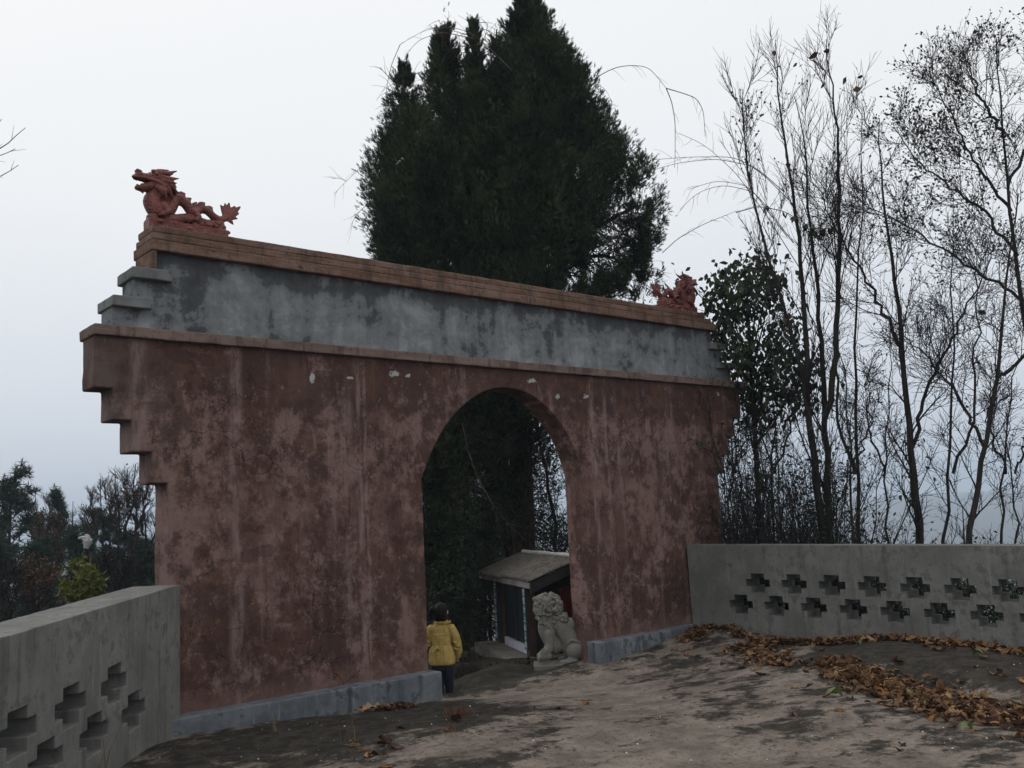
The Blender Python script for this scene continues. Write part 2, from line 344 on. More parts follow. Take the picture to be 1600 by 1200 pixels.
def rough_box(name, x0, x1, y0, y1, z0, z1, mat, parent, seg=.14, jit=.003, bw=.012, origin=None, fr=None, seed=0):
    """box with subdivided, slightly uneven edges; fr = (origin, ux, uy) places it in a turned frame"""
    n = [max(1, int(round(abs(b-a)/seg))) for a, b in ((x0, x1), (y0, y1), (z0, z1))]
    g = [np.linspace(a, b, k+1) for (a, b), k in zip(((x0, x1), (y0, y1), (z0, z1)), n)]
    idx = {}; V = []; F = []; r = np.random.default_rng(seed+int(abs(x0*1000)) % 997)
    def vi(i, j, k):
        if (i, j, k) not in idx:
            idx[(i, j, k)] = len(V); V.append(A([g[0][i], g[1][j], g[2][k]])+r.normal(0, jit, 3)*.8)
        return idx[(i, j, k)]
    nx, ny, nz_ = n
    for i in range(nx):
        for j in range(ny): F.append((vi(i, j, 0), vi(i, j+1, 0), vi(i+1, j+1, 0), vi(i+1, j, 0))); F.append((vi(i, j, nz_), vi(i+1, j, nz_), vi(i+1, j+1, nz_), vi(i, j+1, nz_)))
        for k in range(nz_): F.append((vi(i, 0, k), vi(i+1, 0, k), vi(i+1, 0, k+1), vi(i, 0, k+1))); F.append((vi(i, ny, k), vi(i, ny, k+1), vi(i+1, ny, k+1), vi(i+1, ny, k)))
    for j in range(ny):
        for k in range(nz_): F.append((vi(0, j, k), vi(0, j, k+1), vi(0, j+1, k+1), vi(0, j+1, k))); F.append((vi(nx, j, k), vi(nx, j+1, k), vi(nx, j+1, k+1), vi(nx, j, k+1)))
    V = A(V)
    if fr is not None: V = fr[0]+V[:, :1]*fr[1]+V[:, 1:2]*fr[2]+V[:, 2:3]*A([0, 0, 1.])
    o = link_mesh(name, V, F, mat, parent, origin=origin)
    return bevel(o, bw, 2, 50)
def sines(P, seed, freq, n=7):        # cheap vectorised lumpy noise in about -1..1
    r = np.random.default_rng(seed); out = 0
    for _ in range(n):
        k = r.normal(0, 1, 3); k *= freq*r.uniform(.6, 1.6)/np.linalg.norm(k); out = out+np.sin(P@k+r.uniform(0, 6.28))
    return out/math.sqrt(n)/1.0

# ------------------------------------------------------------------ ground
PLd = A([math.cos(math.radians(-131)), math.sin(math.radians(-131))]); PLn = A([-PLd[1], PLd[0]])*-1   # outward normal of the left parapet
PL0 = A([-4.073, -.08])
PRd = A([math.cos(math.radians(-83)), math.sin(math.radians(-83))]); PRn = A([-PRd[1], PRd[0]]); PR0 = A([3.258, -.05])
def gz_raw(X, Y):
    """terrain height"""
    X = np.asarray(X, float); Y = np.asarray(Y, float)
    P3 = np.stack([X, Y, np.zeros_like(X)], -1)
    d1 = Y-.5; d2 = (X-PR0[0])*PRn[0]+(Y-PR0[1])*PRn[1]-.35; d3 = (X-PL0[0])*PLn[0]+(Y-PL0[1])*PLn[1]-.5
    D = np.maximum(np.maximum(d1, d2), d3)
    # the yard in front of the gate
    cx = np.exp(-((X-.0)/1.9)**2)*np.exp(-((Y+.0)/2.2)**2)
    yard = -.12-.21*cx-.05*np.exp(-((X+1.6)**2+(Y+1.2)**2)/2)
    yard = yard+.10*np.exp(-((X-3.0)/.9)**2-((Y+.4)/.8)**2)
    yard = yard+.10*np.clip((-Y-4)/5, 0, 1)
    yard = yard-.05*np.exp(-((Y+.3)/.28)**2)*np.clip((-X-1.6)/.8, 0, 1)*np.clip((X+4.6)/.3, 0, 1)
    # low worn slab with a broken edge left of the path
    e = (Y+.35)+.75*(X+1.2)+.10*np.sin(5*X)+.07*np.sin(11*Y+1)
    slab = 1/(1+np.exp((e+.35)*26)); slab = slab*np.exp(-((X+2.0)/1.5)**4)*np.exp(-((Y+1.35)/.95)**4)
    yard = yard+.085*slab
    # dark domed slab by the right parapet
    yard = yard+.13*np.exp(-(((X-2.3)*.9-(Y+4.0)*.15)/.75)**4-((Y+4.0)/1.35)**4)
    yard = yard+.022*sines(P3, 3, 1.6)+.010*sines(P3, 4, 5)+.004*sines(P3, 5, 15)
    # ground beyond
    Dp = np.maximum(D, 0)
    side = np.clip((X-Y*.6-3)/8, 0, 1)
    out = np.interp(Dp, [0, 1, 4.6, 7, 12, 20, 32, 60, 150, 400, 900, 2400], [-.40, -.47, -.62, -1.4, -3.6, -6.0, -8.0, -13, -38, -60, -45, 4])
    out2 = np.interp(Dp, [0, 1, 3, 7, 12, 20, 32, 60, 150, 400, 900, 2400], [-.40, -.55, -1.2, -3.2, -6.5, -12, -20, -34, -65, -75, -55, 4])
    out = out*(1-side)+out2*side
    out = out+.05*sines(P3, 8, 1.1)*np.clip(Dp, 0, 1)+np.clip(Dp/60, 0, 1)*2.2*sines(P3, 9, .06)+np.clip((Dp-300)/400, 0, 1)*11*sines(P3, 10, .006)
    # sunken path that leaves the gate to the left, with a rock bank on its right
    t = (Y-.1); cxp = -.78-.1*t; w = .52+.10*t
    path = np.clip((w-np.abs(X-cxp))/.16, 0, 1)*np.clip((Y-.12)/.35, 0, 1)*np.clip((6-Y)/2, 0, 1)
    out = out-path*(.10+.10*np.clip(Y, 0, 3))
    pit = np.exp(-((X-1.05)/.42)**4-((Y-2.05-.4*(X-1.05))/.36)**4); out = out-.95*pit
    out = out+.09*np.exp(-((X-.45)/.42)**4-((Y-1.05)/.40)**4)+.035*sines(P3, 41, 4.5)*np.clip((Y-.6)/.5, 0, 1)*np.clip(5-Y, 0, 1)
    bank = np.exp(-((X-.45)/.75)**4-((Y-.95)/.42)**4); out = out+.10*bank+.05*np.exp(-((X-1.1)/1.2)**4-((Y-2.2)/.8)**4)
    k = np.clip(D/.5+.5, 0, 1); k = k*k*(3-2*k)
    return yard*(1-k)+out*k, D, slab
def gz(x, y): return float(gz_raw(A([x]), A([y]))[0][0])
def axis(c0, c1, h, far, n):
    core = np.arange(c0, c1, h); g = np.geomspace(h, far, n); return np.concatenate([c0-np.cumsum(g)[::-1], core, c1+np.cumsum(g)])
gx = axis(-6.5, 5.5, .045, 330, 70); gy = axis(-7.0, 3.5, .045, 330, 70)
GX, GY = np.meshgrid(gx, gy, indexing='ij'); GZ, GD, GS = gz_raw(GX, GY)
nx_, ny_ = len(gx), len(gy)
ii = np.arange(nx_-1)[:, None]*ny_+np.arange(ny_-1)[None, :]
GF = np.stack([ii, ii+ny_, ii+ny_+1, ii+1], -1).reshape(-1, 4)
ground = link_mesh('ground', np.stack([GX, GY, GZ], -1).reshape(-1, 3), GF, MT['ground'], smooth=True)
structure(ground)
soil = np.clip((GD-.9)/1.5, 0, 1); soil = np.where((GY > .2) & (GX < 4) & (GD < 4), np.clip((GD-.9)/8, 0, .25), soil)
drk = .5+.0*GX
drk += .75*np.exp(-(((GX-2.3))/.85)**4-((GY+4.0)/1.5)**4)             # dark slab, right
drk += .5*GS+.45*np.exp(-((GX+3.3)/1.5)**4-((GY+1.0)/.9)**4)
drk += 1.7*np.clip((GY-.15)/.25, 0, 1)
drk -= .55*np.exp(-((GX+.8)/1.0)**2-((GY+1.5)/1.1)**2)+.35*np.exp(-((GX+2.0)/1.2)**2-((GY+4.2)/1.4)**2)
for nm_, arr in (('soil', soil), ('dark', drk)):
    at = ground.data.attributes.new(nm_, 'FLOAT', 'POINT'); at.data.foreach_set('value', arr.astype(np.float32).ravel())

# ------------------------------------------------------------------ haze
hv, hf = box(-2766, 2766, -2766, 2766, -120, 62)
haze = link_mesh('haze', hv, hf, None); haze['kind'] = 'stuff'
hm = bpy.data.materials.new('haze'); hm.use_nodes = True; hn = hm.node_tree; hn.nodes.clear()
ho = hn.nodes.new('ShaderNodeOutputMaterial'); hp = hn.nodes.new('ShaderNodeVolumePrincipled')
hp.inputs['Color'].default_value = (.74, .86, 1.0, 1); hp.inputs['Density'].default_value = .00075; hp.inputs['Anisotropy'].default_value = 0.0
hn.links.new(hp.outputs[0], ho.inputs['Volume']); haze.data.materials.append(hm)

# ------------------------------------------------------------------ the gate
TH = .34
gate = thing('gateway', 'tall weathered red plaster gateway wall with one arched opening and stepped ends', 'gate', (0, 0, -.3))
def outline():
    arc_px = [(-1.27, 2.10), (-1.245, 2.17), (-1.10, 2.45), (-.885, 2.75), (-.585, 3.005), (-.28, 3.165), (0, 3.217), (.35, 3.185), (.66, 3.045), (.97, 2.775), (1.17, 2.47), (1.262, 2.17), (1.28, 2.12)]
    a = A(arc_px); d = np.r_[0, np.cumsum(np.hypot(*np.diff(a, axis=0).T))]; t = np.linspace(0, d[-1], 54)
    c = np.stack([np.interp(t, d, a[:, 0]), np.interp(t, d, a[:, 1])], 1)
    for _ in range(7): c[1:-1] = (c[:-2]+2*c[1:-1]+c[2:])/4
    L = [(-4.15, -.9), (-4.15, 2.096), (-4.30, 2.096), (-4.30, 2.385), (-4.48, 2.385), (-4.48, 2.675), (-4.655, 2.675), (-4.655, 2.962), (-4.82, 2.962), (-4.82, 3.45),
         (4.85, 3.45), (4.85, 2.965), (4.63, 2.965), (4.63, 2.675), (4.465, 2.675), (4.465, 2.39), (4.30, 2.39), (4.30, 2.11), (4.15, 2.11), (4.15, -.9)]
    R = [(1.27, -.9)] + [tuple(p) for p in c[::-1]] + [(-1.27, -.9)]
    return L+R
ol = outline(); pts = []
r_ = random.Random(3)
for (a, b) in zip(ol, ol[1:]+ol[:1]):
    a = Vector(a); b = Vector(b); n = max(1, int((b-a).length/.09)); nd = Vector((-(b-a).y, (b-a).x)).normalized()
    for i in range(n): pts.append(a.lerp(b, i/n)+nd*r_.gauss(0, .0028 if i else .001))
bm = bmesh.new()
f0 = [bm.verts.new((p.x, 0, p.y)) for p in pts]; f1 = [bm.verts.new((p.x, TH, p.y)) for p in pts]
bm.faces.new(f0); bm.faces.new(f1[::-1])
for i in range(len(pts)): j = (i+1) % len(pts); bm.faces.new((f0[j], f0[i], f1[i], f1[j]))
bmesh.ops.recalc_face_normals(bm, faces=bm.faces)
me = bpy.data.meshes.new('wall'); bm.to_mesh(me); bm.free(); me.materials.append(MT['red'])
me.transform(Matrix.Translation((0, 0, .3)))
wall = bpy.data.objects.new('wall', me); COL.objects.link(wall); wall.parent = gate; bevel(wall, .014, 2, 50)
rough_box('ledge', -4.838, 4.94, -.058, TH+.055, 3.437, 3.537, MT['ledge'], gate, .11, .0026, .01, seed=1)
fr_pts = [(-4.66, 3.53), (-4.66, 3.735), (-4.47, 3.735), (-4.47, 4.02), (-4.265, 4.02), (-4.265, 4.30), (4.27, 4.30), (4.27, 4.02), (4.49, 4.02), (4.49, 3.735), (4.69, 3.735), (4.69, 3.53)]
pts = []
for (a, b) in zip(fr_pts, fr_pts[1:]+fr_pts[:1]):
    a = Vector(a); b = Vector(b); n = max(1, int((b-a).length/.12)); nd = Vector((-(b-a).y, (b-a).x)).normalized()
    for i in range(n): pts.append(a.lerp(b, i/n)+nd*r_.gauss(0, .002 if i else .001))
bm = bmesh.new()
f0 = [bm.verts.new((p.x, .012, p.y+.3)) for p in pts]; f1 = [bm.verts.new((p.x, TH-.012, p.y+.3)) for p in pts]
bm.faces.new(f0); bm.faces.new(f1[::-1])
for i in range(len(pts)): j = (i+1) % len(pts); bm.faces.new((f0[j], f0[i], f1[i], f1[j]))
bmesh.ops.recalc_face_normals(bm, faces=bm.faces)
me = bpy.data.meshes.new('frieze'); bm.to_mesh(me); bm.free(); me.materials.append(MT['grey'])
fz = bpy.data.objects.new('frieze', me); COL.objects.link(fz); fz.parent = gate; bevel(fz, .008, 2, 50)
for k, (x0, x1, z0, z1) in enumerate(((-4.678, -4.31, 3.722, 3.820), (-4.50, -4.125, 4.008, 4.112), (4.312, 4.722, 3.725, 3.822), (4.143, 4.547, 4.012, 4.112))):
    rough_box('step_slab', x0, x1, -.056, TH+.05, z0, z1, MT['slab'], gate, .1, .003, .01, seed=k)
rough_box('end_pilaster', -4.322, -4.272, -.045, TH+.05, 4.113, 4.296, MT['cap'], gate, .1, .002, .008)
rough_box('cap_course', -4.328, 4.335, -.062, TH+.10, 4.297, 4.402, MT['cap'], gate, .12, .0016, .012, seed=5)
rough_box('cap_course', -4.320, 4.215, -.050, TH+.06, 4.404, 4.476, MT['cap'], gate, .12, .0016, .012, seed=6)
rough_box('cap_course', -4.314, 4.095, -.038, TH+.01, 4.478, 4.555, MT['cap'], gate, .12, .0022, .014, seed=7)
rough_box('plinth', -4.255, -1.240, -.20, .02, -.75, .008, MT['plinth'], gate, .12, .0014, .014, seed=8)
rough_box('plinth', 1.195, 3.262, -.205, .02, -.75, .012, MT['plinth'], gate, .12, .0014, .014, seed=9)

# ------------------------------------------------------------------ pierced parapets
def pierced(name, label, P0, d, n, th, s0, s1, top0, slope, rows, cw, ch, kw, kh, zbot=-.9):
    """rows: (s of first hole, pitch, z centre); cw, ch = arm width / total height; kw, kh = column width / arm height"""
    sb = {s0, s1}; zb = {zbot, 0, top0}; holes = []
    for (a, p, zc) in rows:
        s = a
        while s < s1-cw:
            holes.append((s-cw/2, s+cw/2, zc-kh/2, zc+kh/2)); holes.append((s-kw/2, s+kw/2, zc-ch/2, zc+ch/2)); s += p
    for h in holes: sb |= {round(h[0], 4), round(h[1], 4)}; zb |= {round(h[2], 4), round(h[3], 4)}
    def fill(v, step):
        v = sorted(v); out = []
        for a, b in zip(v, v[1:]):
            k = max(1, int(math.ceil((b-a)/step))); out += [a+(b-a)*i/k for i in range(k)]
        return out+[v[-1]]
    sb = fill(sb, .14); zb = fill(zb, .14)
    nS, nZ = len(sb)-1, len(zb)-1
    sm = A([(a+b)/2 for a, b in zip(sb, sb[1:])]); zm = A([(a+b)/2 for a, b in zip(zb, zb[1:])])
    solid = np.ones((nS+2, nZ+2), bool); solid[0] = solid[-1] = False; solid[:, 0] = solid[:, -1] = False
    for h in holes:
        solid[1:-1, 1:-1] &= ~(((sm > h[0]) & (sm < h[1]))[:, None] & ((zm > h[2]) & (zm < h[3]))[None, :])
    idx = {}; V = []; F = []; r = random.Random(5)
    def vi(i, k, side):
        key = (i, k, side)
        if key not in idx:
            s, z = sb[i], zb[k]; y = th*side; idx[key] = len(V)
            V.append((P0[0]+d[0]*s+n[0]*y+r.gauss(0, .0011), P0[1]+d[1]*s+n[1]*y+r.gauss(0, .0011), z+slope*s+r.gauss(0, .0011)))
        return idx[key]
    for i in range(nS):
        for k in range(nZ):
            if not solid[i+1, k+1]: continue
            F.append((vi(i, k, 0), vi(i, k+1, 0), vi(i+1, k+1, 0), vi(i+1, k, 0)))
            F.append((vi(i, k, 1), vi(i+1, k, 1), vi(i+1, k+1, 1), vi(i, k+1, 1)))
            for (di, dk, a, b) in ((-1, 0, (i, k), (i, k+1)), (1, 0, (i+1, k+1), (i+1, k)), (0, -1, (i+1, k), (i, k)), (0, 1, (i, k+1), (i+1, k+1))):
                if not solid[i+1+di, k+1+dk]:
                    F.append((vi(*a, 0), vi(*b, 0), vi(*b, 1), vi(*a, 1)))
    bmx = bmesh.new(); vv = [bmx.verts.new(v) for v in V]
    for f in F:
        try: bmx.faces.new([vv[i] for i in f])
        except ValueError: pass
    bmesh.ops.recalc_face_normals(bmx, faces=bmx.faces)
    org = Vector((P0[0]+d[0]*(s0+s1)/2, P0[1]+d[1]*(s0+s1)/2, -.2)); bmesh.ops.translate(bmx, vec=-org, verts=bmx.verts)
    mm = bpy.data.meshes.new(name); bmx.to_mesh(mm); bmx.free(); mm.materials.append(MT['parapet'])
    o = bpy.data.objects.new(name, mm); COL.objects.link(o); o.location = org; bevel(o, .007, 2, 50)
    return tag(o, label, 'wall')
pierced('parapet_wall', 'low grey cement parapet with cross shaped holes joining the left end of the gateway', PL0, PLd, PLn, .44, -.02, 7.0, 1.166, -.0345,
        ((1.02, .70, .285), (1.385, .70, .565)), .46, .28, .235, .11)
pierced('parapet_wall', 'low grey cement parapet with cross shaped holes on the right above the fallen leaves', PR0, PRd, PRn, .38, -.02, 9.0, 1.10, -.0185,
        ((.765, .517, .31), (1.04, .515, .60)), .35, .255, .195, .10)

# ------------------------------------------------------------------ sculpting helper (overlapping solids fused into one skin)
def _usphere(nu=12, nv=8):
    v = [(0, 0, 1)]; f = []
    for j in range(1, nv):
        for i in range(nu):
            a = math.pi*j/nv; b = 2*math.pi*i/nu; v.append((math.sin(a)*math.cos(b), math.sin(a)*math.sin(b), math.cos(a)))
    v.append((0, 0, -1)); last = len(v)-1
    for i in range(nu): f.append((0, 1+i, 1+(i+1) % nu)); f.append((last, last-nu+(i+1) % nu, last-nu+i))
    for j in range(nv-2):
        for i in range(nu): a = 1+j*nu+i; b = 1+j*nu+(i+1) % nu; f.append((a, a+nu, b+nu)); f.append((a, b+nu, b))
    return A(v), A(f)
SPH = _usphere()
class Sculpt:
    def __init__(s): s.v = []; s.f = []; s.n = 0
    def _add(s, v, f): s.v.append(v); s.f.append(f+s.n); s.n += len(v)
    def ball(s, c, r):
        r = A(r if hasattr(r, '__len__') else (r, r, r)); s._add(SPH[0]*r+A(c), SPH[1]); return s
    def chain(s, pts, rad, sq=None):
        pts = A(pts, dtype=float); L = np.r_[0, np.cumsum(np.linalg.norm(np.diff(pts, axis=0), axis=1))]; rad = A(rad, dtype=float)
        step = max(.004, rad.min()*.35); n = int(min(120, max(3, L[-1]/step))); P, R = resample(pts, n, rad)
        for p, r in zip(P, R): s.ball(p, (r, r, r) if sq is None else (r*sq[0], r*sq[1], r*sq[2]))
        return s
    def box(s, *a):
        v, f = box(*a); s._add(v, np.concatenate([f[:, [0, 1, 2]], f[:, [0, 2, 3]]])); return s
    def build(s, name, mat, parent, frame, voxel=.008, smooth=2, disp=0, dscale=.05):
        V = np.concatenate(s.v); o_, ux, uy = frame
        V = o_+V[:, :1]*ux+V[:, 1:2]*uy+V[:, 2:3]*A([0, 0, 1.])
        o = link_mesh(name, V, np.concatenate(s.f), mat, parent, smooth=True)
        m = o.modifiers.new('fuse', 'REMESH'); m.mode = 'VOXEL'; m.voxel_size = voxel; m.use_smooth_shade = True
        if smooth: k = o.modifiers.new('soften', 'SMOOTH'); k.iterations = smooth; k.factor = .5
        if disp:
            t = bpy.data.textures.new(name+'_relief', 'CLOUDS'); t.noise_scale = dscale; t.noise_depth = 2
            k = o.modifiers.new('relief', 'DISPLACE'); k.texture = t; k.strength = disp; k.mid_level = .5
        return o
X3 = A([1., 0, 0]); Y3 = A([0, 1., 0])

# ------------------------------------------------------------------ roof dragons
dm = M('painted_terracotta', .48, .35)
dc = dm.mix(dm.step(dm.noise(9, 6, .7), .38, .66), (.125, .034, .027), (.235, .075, .056))
dc = dm.mix(dm.math('MULTIPLY', dm.step(dm.noise(26, 4, .7), .6, .72), .5), dc, (.33, .19, .16))
dm.base(dc); dm.bump(dm.math('ADD', dm.vor(62), dm.math('MULTIPLY', dm.noise(50, 4), .6)), .7, .012); MT['dragon'] = dm.m
def dragon(label, loc, flip):
    t = thing('dragon_statue', label, 'dragon statue', loc, 'glazed dragons on the gateway ends')
    fr = (A(loc, dtype=float), X3*flip, Y3*flip)
    B = [(.12, .45, .062), (.088, .375, .068), (.05, .285, .084), (.085, .19, .082), (.17, .175, .07), (.235, .245, .062), (.275, .335, .06), (.335, .368, .058), (.39, .32, .055), (.44, .245, .05), (.50, .265, .046), (.55, .308, .045), (.61, .30, .043), (.67, .24, .04), (.74, .215, .038), (.80, .25, .036), (.86, .30, .03)]
    s = Sculpt()
    s.chain([(x, .012*math.sin(i*1.3), z) for i, (x, z, r) in enumerate(B)], [r for x, z, r in B])
    # hind and fore feet folded on the cloud
    for sg in (-1, 1):
        s.chain([(.15, .05*sg, .25), (.19, .085*sg, .19), (.13, .095*sg, .15)], [.04, .03, .024])
        for k in (-1, 0, 1): s.chain([(.13, .095*sg, .15), (.095, (.095+.018*k)*sg, .135)], [.014, .006])
        s.chain([(.47, .035*sg, .25), (.50, .08*sg, .19), (.46, .085*sg, .15)], [.032, .025, .02])
    # shaggy mane
    for sg in (-1, -.4, .4, 1):
        for (a, b) in (((.13, .50), (.285, .40)), ((.12, .47), (.235, .345)), ((.10, .45), (.17, .315)), ((.14, .53), (.27, .455)), ((.09, .43), (.12, .33))):
            s.chain([(a[0], .05*sg, a[1]), ((a[0]+b[0])/2+.01, .075*sg, (a[1]+b[1])/2+.012), (b[0], .06*sg, b[1])], [.034, .028, .008])
    s.ball((.16, 0, .40), (.085, .05, .10)); s.ball((.16, 0, .29), (.09, .04, .10)); s.ball((.215, 0, .36), (.05, .035, .06))
    s.build('body', MT['dragon'], t, fr, .0062, 1, .006, .02)
    h = Sculpt()
    h.ball((.105, 0, .525), (.085, .07, .07)); h.ball((.13, 0, .49), (.07, .065, .06))
    h.chain([(.07, 0, .535), (-.01, 0, .525), (-.075, 0, .535)], [.052, .044, .036], (1, 1.1, .85)); h.ball((-.075, 0, .563), (.036, .04, .028))
    h.chain([(-.06, 0, .53), (-.105, 0, .517), (-.128, 0, .507)], [.036, .026, .014], (1, 1.4, 1))
    for sg in (-1, 1):
        h.ball((-.095, .022*sg, .575), .014); h.ball((.065, .045*sg, .585), (.04, .022, .02)); h.ball((.075, .062*sg, .557), .019)
        h.chain([(-.11, .03*sg, .50), (-.03, .045*sg, .503), (.06, .055*sg, .485)], [.012, .014, .018])
        h.chain([(.12, .035*sg, .58), (.20, .045*sg, .592), (.282, .05*sg, .632)], [.026, .022, .005]); h.chain([(.10, .03*sg, .60), (.16, .03*sg, .615), (.21, .03*sg, .632)], [.022, .017, .005])
        h.chain([(.14, .06*sg, .53), (.21, .085*sg, .525), (.292, .085*sg, .545)], [.028, .022, .004]); h.chain([(.13, .06*sg, .505), (.20, .09*sg, .485), (.27, .09*sg, .49)], [.026, .02, .004])
        h.chain([(.04, .05*sg, .50), (.10, .075*sg, .47), (.16, .085*sg, .43)], [.02, .02, .006])
        for k in range(3): h.chain([(-.085+.035*k, .033*sg, .503), (-.085+.035*k, .033*sg, .482)], [.008, .003])
    h.ball((.15, 0, .555), (.06, .05, .05))
    h.build('head', MT['dragon'], t, fr, .0055, 1, .003, .02)
    j = Sculpt()
    j.chain([(.085, 0, .47), (.02, 0, .432), (-.045, 0, .405), (-.088, 0, .402)], [.055, .050, .042, .026], (1, 1.25, .95))
    j.chain([(-.02, 0, .415), (-.045, 0, .385), (-.032, 0, .357)], [.028, .022, .006]); j.chain([(.03, 0, .42), (.0, 0, .39), (.015, 0, .36)], [.03, .022, .006])
    j.chain([(.06, 0, .475), (-.01, 0, .452), (-.05, 0, .447)], [.02, .016, .008]); j.ball((-.088, 0, .425), (.012, .02, .016))
    j.build('jaw', MT['dragon'], t, fr, .0055, 1)
    def spike(a, b, w=.042, name='back_spike'):
        a = A(a, dtype=float); b = A(b, dtype=float); dv = b-a; pr = A([dv[2], 0, -dv[0]]); pr /= np.linalg.norm(pr)
        q = Sculpt()
        for u in np.linspace(0, 1, 9): q.ball(a+dv*u+pr*.0+A([-.008*math.sin(u*3.1), 0, 0]), (w*(1-u)**.8+.003, .016*(1-u)+.003, w*(1-u)**.8+.003))
        q.build(name, MT['dragon'], t, fr, .005, 1)
    for a, b in (((.17, .47), (.232, .50)), ((.215, .41), (.262, .462)), ((.285, .385), (.312, .443)), ((.345, .405), (.388, .434)), ((.40, .35), (.450, .398)), ((.47, .30), (.508, .369)), ((.55, .335), (.592, .376)), ((.63, .31), (.668, .343))):
        spike((a[0], 0, a[1]), (b[0], 0, b[1]))
    f = Sculpt()
    for (x, z, w) in ((.752, .385, .042), (.80, .41, .045), (.846, .425, .045), (.91, .40, .045), (.972, .405, .05), (.955, .33, .04), (.937, .268, .036), (.892, .196, .034), (.86, .21, .02)):
        a = A([.82, 0, .27]); b = A([x, 0, z]); q = b-a
        for u in np.linspace(0, 1, 14): f.ball(a+q*u, (w*(1-u)**.7+.004, .018*(1-u)+.004, w*(1-u)**.7+.004))
    f.build('tail_fin', MT['dragon'], t, fr, .0058, 1, .004, .02)
    b = Sculpt(); b.box(.0, .80, -.08, .08, -.006, .10)
    b.chain([(.20, 0, .12), (.30, 0, .15), (.42, 0, .175), (.52, 0, .165), (.60, 0, .15), (.74, 0, .17)], [.07, .055, .06, .05, .05, .05], (1, 1.1, 1)); r = random.Random(4)
    for i in range(60):
        x = .02+.78*i/60+r.gauss(0, .006); y = r.choice((-1, 1))*r.uniform(.045, .088); z = r.uniform(.02, .125); b.ball((x, y, z), (r.uniform(.016, .04), .018, r.uniform(.012, .024)))
    for (x, z, q) in ((.06, .12, .06), (.16, .12, .055), (.24, .125, .03), (.40, .15, .045), (.46, .16, .05), (.53, .13, .03), (.62, .13, .035), (.70, .155, .045), (.76, .13, .04)): b.ball((x, 0, z), (q, .08, q))
    b.build('cloud_base', MT['dragon'], t, fr, .0065, 1, .006, .025)
    return t
dragon('dark red dragon statue with open mouth on the left end of the gateway cap', (-4.300, .165, 4.556), 1)
dragon('dark red dragon statue seen from its tail on the far right end of the gateway', (4.075, .165, 4.556), -1)

# ------------------------------------------------------------------ stone lion
ld = W(876, 1047, 12.25); HL = -_r.copy(); HL[2] = 0; HL /= np.linalg.norm(HL); HF = A([_f[0], _f[1], 0]); HF /= np.linalg.norm(HF)
ld[2] += 0.0
lion = thing('stone_lion', 'grey carved stone guardian lion seated on a slab beside the right gate pier', 'stone lion', ld)
fr = (ld, HL, HF); k_ = .00104
def lp_(cx, cy, y=0): return ((450-cx)*k_, y, (1180-cy)*k_)
s = Sculpt()
s.chain([lp_(350, 520), lp_(300, 640), lp_(320, 760), lp_(400, 880)], [.13, .125, .11, .11], (1, .95, 1))
s.chain([lp_(400, 540), lp_(500, 680), lp_(590, 820), lp_(630, 940)], [.125, .14, .15, .15], (1, .95, 1))
for sg in (-1, 1):
    s.chain([lp_(330, 720, .08*sg), lp_(330, 860, .10*sg), lp_(290, 960, .10*sg)], [.07, .055, .055])
    s.chain([lp_(300, 985, .10*sg), lp_(240, 990, .10*sg), lp_(205, 1010, .10*sg)], [.06, .062, .045])
    s.ball(lp_(640, 930, .11*sg), (.125, .09, .13)); s.chain([lp_(560, 1060, .13*sg), lp_(650, 1075, .14*sg), lp_(470, 1075, .13*sg)], [.05, .05, .045])
    for q in range(4): s.chain([lp_(205+6*q, 1000-22*q, (.10+.0*q)*sg-.045), lp_(300, 930-12*q, .10*sg-.05), lp_(360, 925-8*q, .09*sg-.04)], [.012, .013, .008])
    for q in range(4): s.chain([lp_(180, 1000, .10*sg+(q-1.5)*.024), lp_(185, 1050, .10*sg+(q-1.5)*.026)], [.018, .013])
    s.chain([lp_(540, 860, .14*sg), lp_(600, 800, .18*sg), lp_(700, 830, .17*sg), lp_(740, 920, .14*sg)], [.012, .016, .016, .01])
    s.chain([lp_(330, 620, .11*sg), lp_(380, 690, .13*sg), lp_(390, 760, .12*sg)], [.014, .018, .012])
s.chain([lp_(760, 1000), lp_(800, 850), lp_(760, 740)], [.05, .06, .03])
s.ball(lp_(600, 640), (.09, .10, .10))
s.build('body', MT['stone'], lion, fr, .008, 2, .006, .05)
s = Sculpt(); s.ball(lp_(330, 400), (.155, .15, .155)); s.chain([lp_(300, 430), lp_(210, 430)], [.11, .075], (1, 1.15, 1)); s.ball(lp_(176, 300), .037); s.ball(lp_(195, 345), (.04, .06, .03))
s.ball(lp_(245, 300), (.07, .10, .06))
for sg in (-1, 1):
    for q, yy in enumerate((365, 390, 440, 465, 490)): s.chain([lp_(155+5*q, yy, .045*sg), lp_(200, yy-8, .075*sg), lp_(250, yy+2, .095*sg)], [.011, .013, .01])
    s.ball(lp_(232, 335, .095*sg), .024); s.ball(lp_(330, 340, .15*sg), (.04, .03, .05))
s.build('head', MT['stone'], lion, fr, .0065, 1, .004, .03)
s = Sculpt(); r = random.Random(2)
for i in range(230):
    u = r.uniform(-.25, 1); ph = r.uniform(0, 2*math.pi); v = A([r.gauss(0, 1), r.gauss(0, 1), r.gauss(0, 1)]); v /= np.linalg.norm(v)
    if v[0] > .42 and v[2] < .55: continue
    p = A(lp_(345, 405))+v*A([.165, .165, .17]); q = r.uniform(.021, .033); s.ball(p, q); s.ball(p+v*q*.7, q*.45)
for (cx, cy) in ((440, 520), (480, 500), (515, 490), (540, 505), (560, 545), (420, 560), (500, 540), (240, 560), (280, 580), (210, 520)):
    for yy in (-.11, -.06, 0, .06, .11): s.ball(lp_(cx+r.gauss(0, 8), cy+abs(yy)*200, yy), r.uniform(.024, .034))
s.build('mane', MT['stone'], lion, fr, .0065, 1)
